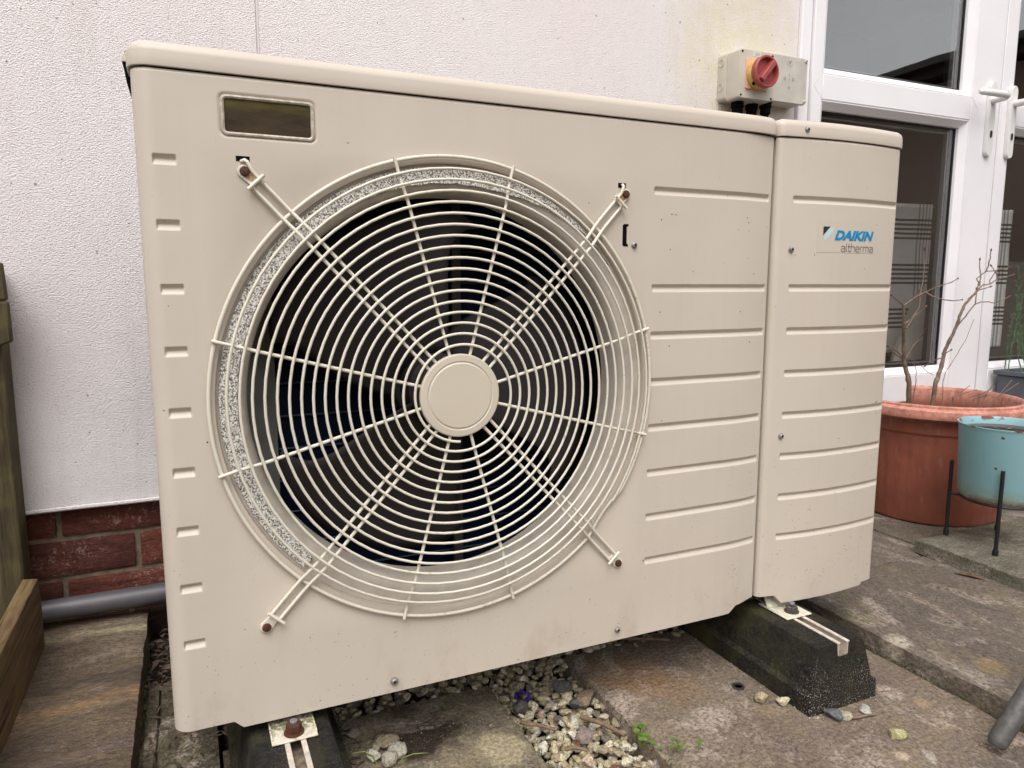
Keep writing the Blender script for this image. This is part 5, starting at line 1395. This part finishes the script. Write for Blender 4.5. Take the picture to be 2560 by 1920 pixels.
for (x, y, zt) in LG:
    dx, dy = x - BX, y - BY; L_ = hypot(dx, dy); k = .0965 / L_; x1, y1 = BX + dx * k, BY + dy * k
    lg = obj('leg', MB().tube([(x1, y1, .0690), (x1, y1, zt)], .0040, 10), M['blackwire'], stand, bevel=.0006)
    obj('foot_cap', MB().lathe([(.0058, .0625), (.0060, .0700), (.0048, .0760)], (x1, y1, 0), 'z', 12), M['blackwire'], lg)
rng_ = MB(); pts = [(BX + .0770 * cos(2 * pi * k / 48), BY + .0770 * sin(2 * pi * k / 48), .1628) for k in range(48)]; rng_.tube(pts, .0030, 8, closed=True); obj('ring', rng_, M['blackwire'], stand)
cb = MB()
for (p, q) in ((0, 2), (1, 3)):
    a_, b_ = LG[p], LG[q]; cb.tube([(a_[0], a_[1], .160), (b_[0], b_[1], .160)], .0028, 6)
obj('cross_bar', cb, M['blackwire'], stand)

# grey planter and rosemary at the right edge
gp = thing('grey_planter', (2.50, .53, .03), 'dark grey square planter at the right edge before the door', 'planter')
pm = MB(); pm.hexa([(2.35, .49, .031), (2.60, .49, .031), (2.60, .555, .031), (2.35, .555, .031), (2.322, .478, .356), (2.64, .478, .356), (2.64, .566, .356), (2.322, .566, .356)]); obj('planter_body', pm, M['planter_grey'], gp, bevel=.004)
rim_ = MB(); rim_.box(2.312, 2.65, .470, .480, .3565, .370); rim_.box(2.312, 2.65, .562, .572, .3565, .370); rim_.box(2.312, 2.325, .4802, .5618, .3565, .370); rim_.box(2.637, 2.65, .4802, .5618, .3565, .370); obj('rim', rim_, M['planter_grey'], gp, bevel=.002)
ro = thing('rosemary', (2.42, .49, .355), 'thin green rosemary sprigs at the right edge before the glass', 'plant')
rs_ = MB(); rl_ = MB(); rg = random.Random(8)
for k in range(9):
    x0 = rg.uniform(2.335, 2.50); y0 = rg.uniform(.495, .55); h = rg.uniform(.16, .36); lean = rg.uniform(-.07, .04); P = []
    if k < 3: x0 = 2.332 + .012 * k; y0 = .485; lean = -.085 - .012 * k; h = .33 - .055 * k
    for i in range(13): u = i / 12; P.append(Vector((x0 + lean * u + .012 * sin(u * 5 + k), y0 + .01 * sin(u * 4), .352 + h * u)))
    rs_.tube(P, [.0018 * (1 - .6 * i / 12) for i in range(13)], 6)
    for i in range(int(h * 420)):
        u = rg.uniform(.12, 1); q = P[min(12, int(u * 12))].lerp(P[min(12, int(u * 12) + 1)], (u * 12) % 1); a = rg.uniform(0, 6.28)
        d = Vector((cos(a), sin(a), rg.uniform(.3, 1.0))).normalized() * rg.uniform(.012, .024); n = d.cross(Vector((0, 0, 1))).normalized() * .0011
        rl_.add([q - n, q + n, q + d], [(0, 1, 2)])
obj('stem', rs_, M['rosemary'], ro); obj('foliage', rl_, M['rosemary'], ro, fix=False)

# grey tube foot at the bottom right corner
tb = thing('metal_tube', (1.02, -.285, .012), 'scuffed grey metal tube leg leaning into the bottom right corner', 'tube leg')
tbm = MB(); A_ = Vector((1.012, -.290, .0135)); B_ = Vector((1.092, -.300, .118)); dd = (B_ - A_).normalized()
tbm.tube([A_ - dd * .004, A_, A_ + dd * .004, A_.lerp(B_, .5), B_, B_ + dd * .22], [.0090, .0118, .0128, .0130, .0132, .0132], 20); obj('tube', tbm, M['steel_tube'], tb, ang=50)

# ================================================================ ACROSS THE GARDEN (seen in the glass)
nb = thing('neighbour_house', (8.5, -4.4, 0), 'low brown building with dark eaves mirrored in the upper door glass', 'building')
boxo('wall', (6.35, 11, -9.0, .0, -.07, 2.44), M['brownwall'], nb, 0)
boxo('fascia', (6.20, 6.33, -9.15, .15, 2.46, 2.60), M['fascia'], nb, .005)
rf = MB(); rf.hexa([(6.15, -9.2, 2.605), (11.2, -9.2, 2.605), (11.2, .2, 2.605), (6.15, .2, 2.605), (8.6, -9.2, 3.30), (8.75, -9.2, 3.30), (8.75, .2, 3.30), (8.6, .2, 3.30)]); obj('roof', rf, M['rooftile'], nb)
boxo('gutter', (6.10, 6.195, -9.15, .15, 2.53, 2.60), M['fascia'], nb, .01)
fb = thing('garden_fence', (0, -7, 0), 'brown garden fence on the far side of the garden behind the camera', 'fence')
for k in range(14):
    boxo('fence_panel', (-9 + k * 1.05, -9 + k * 1.05 + 1.03, -7.0, -6.96, -.05, 1.7), M['brownwall'], fb, 0)
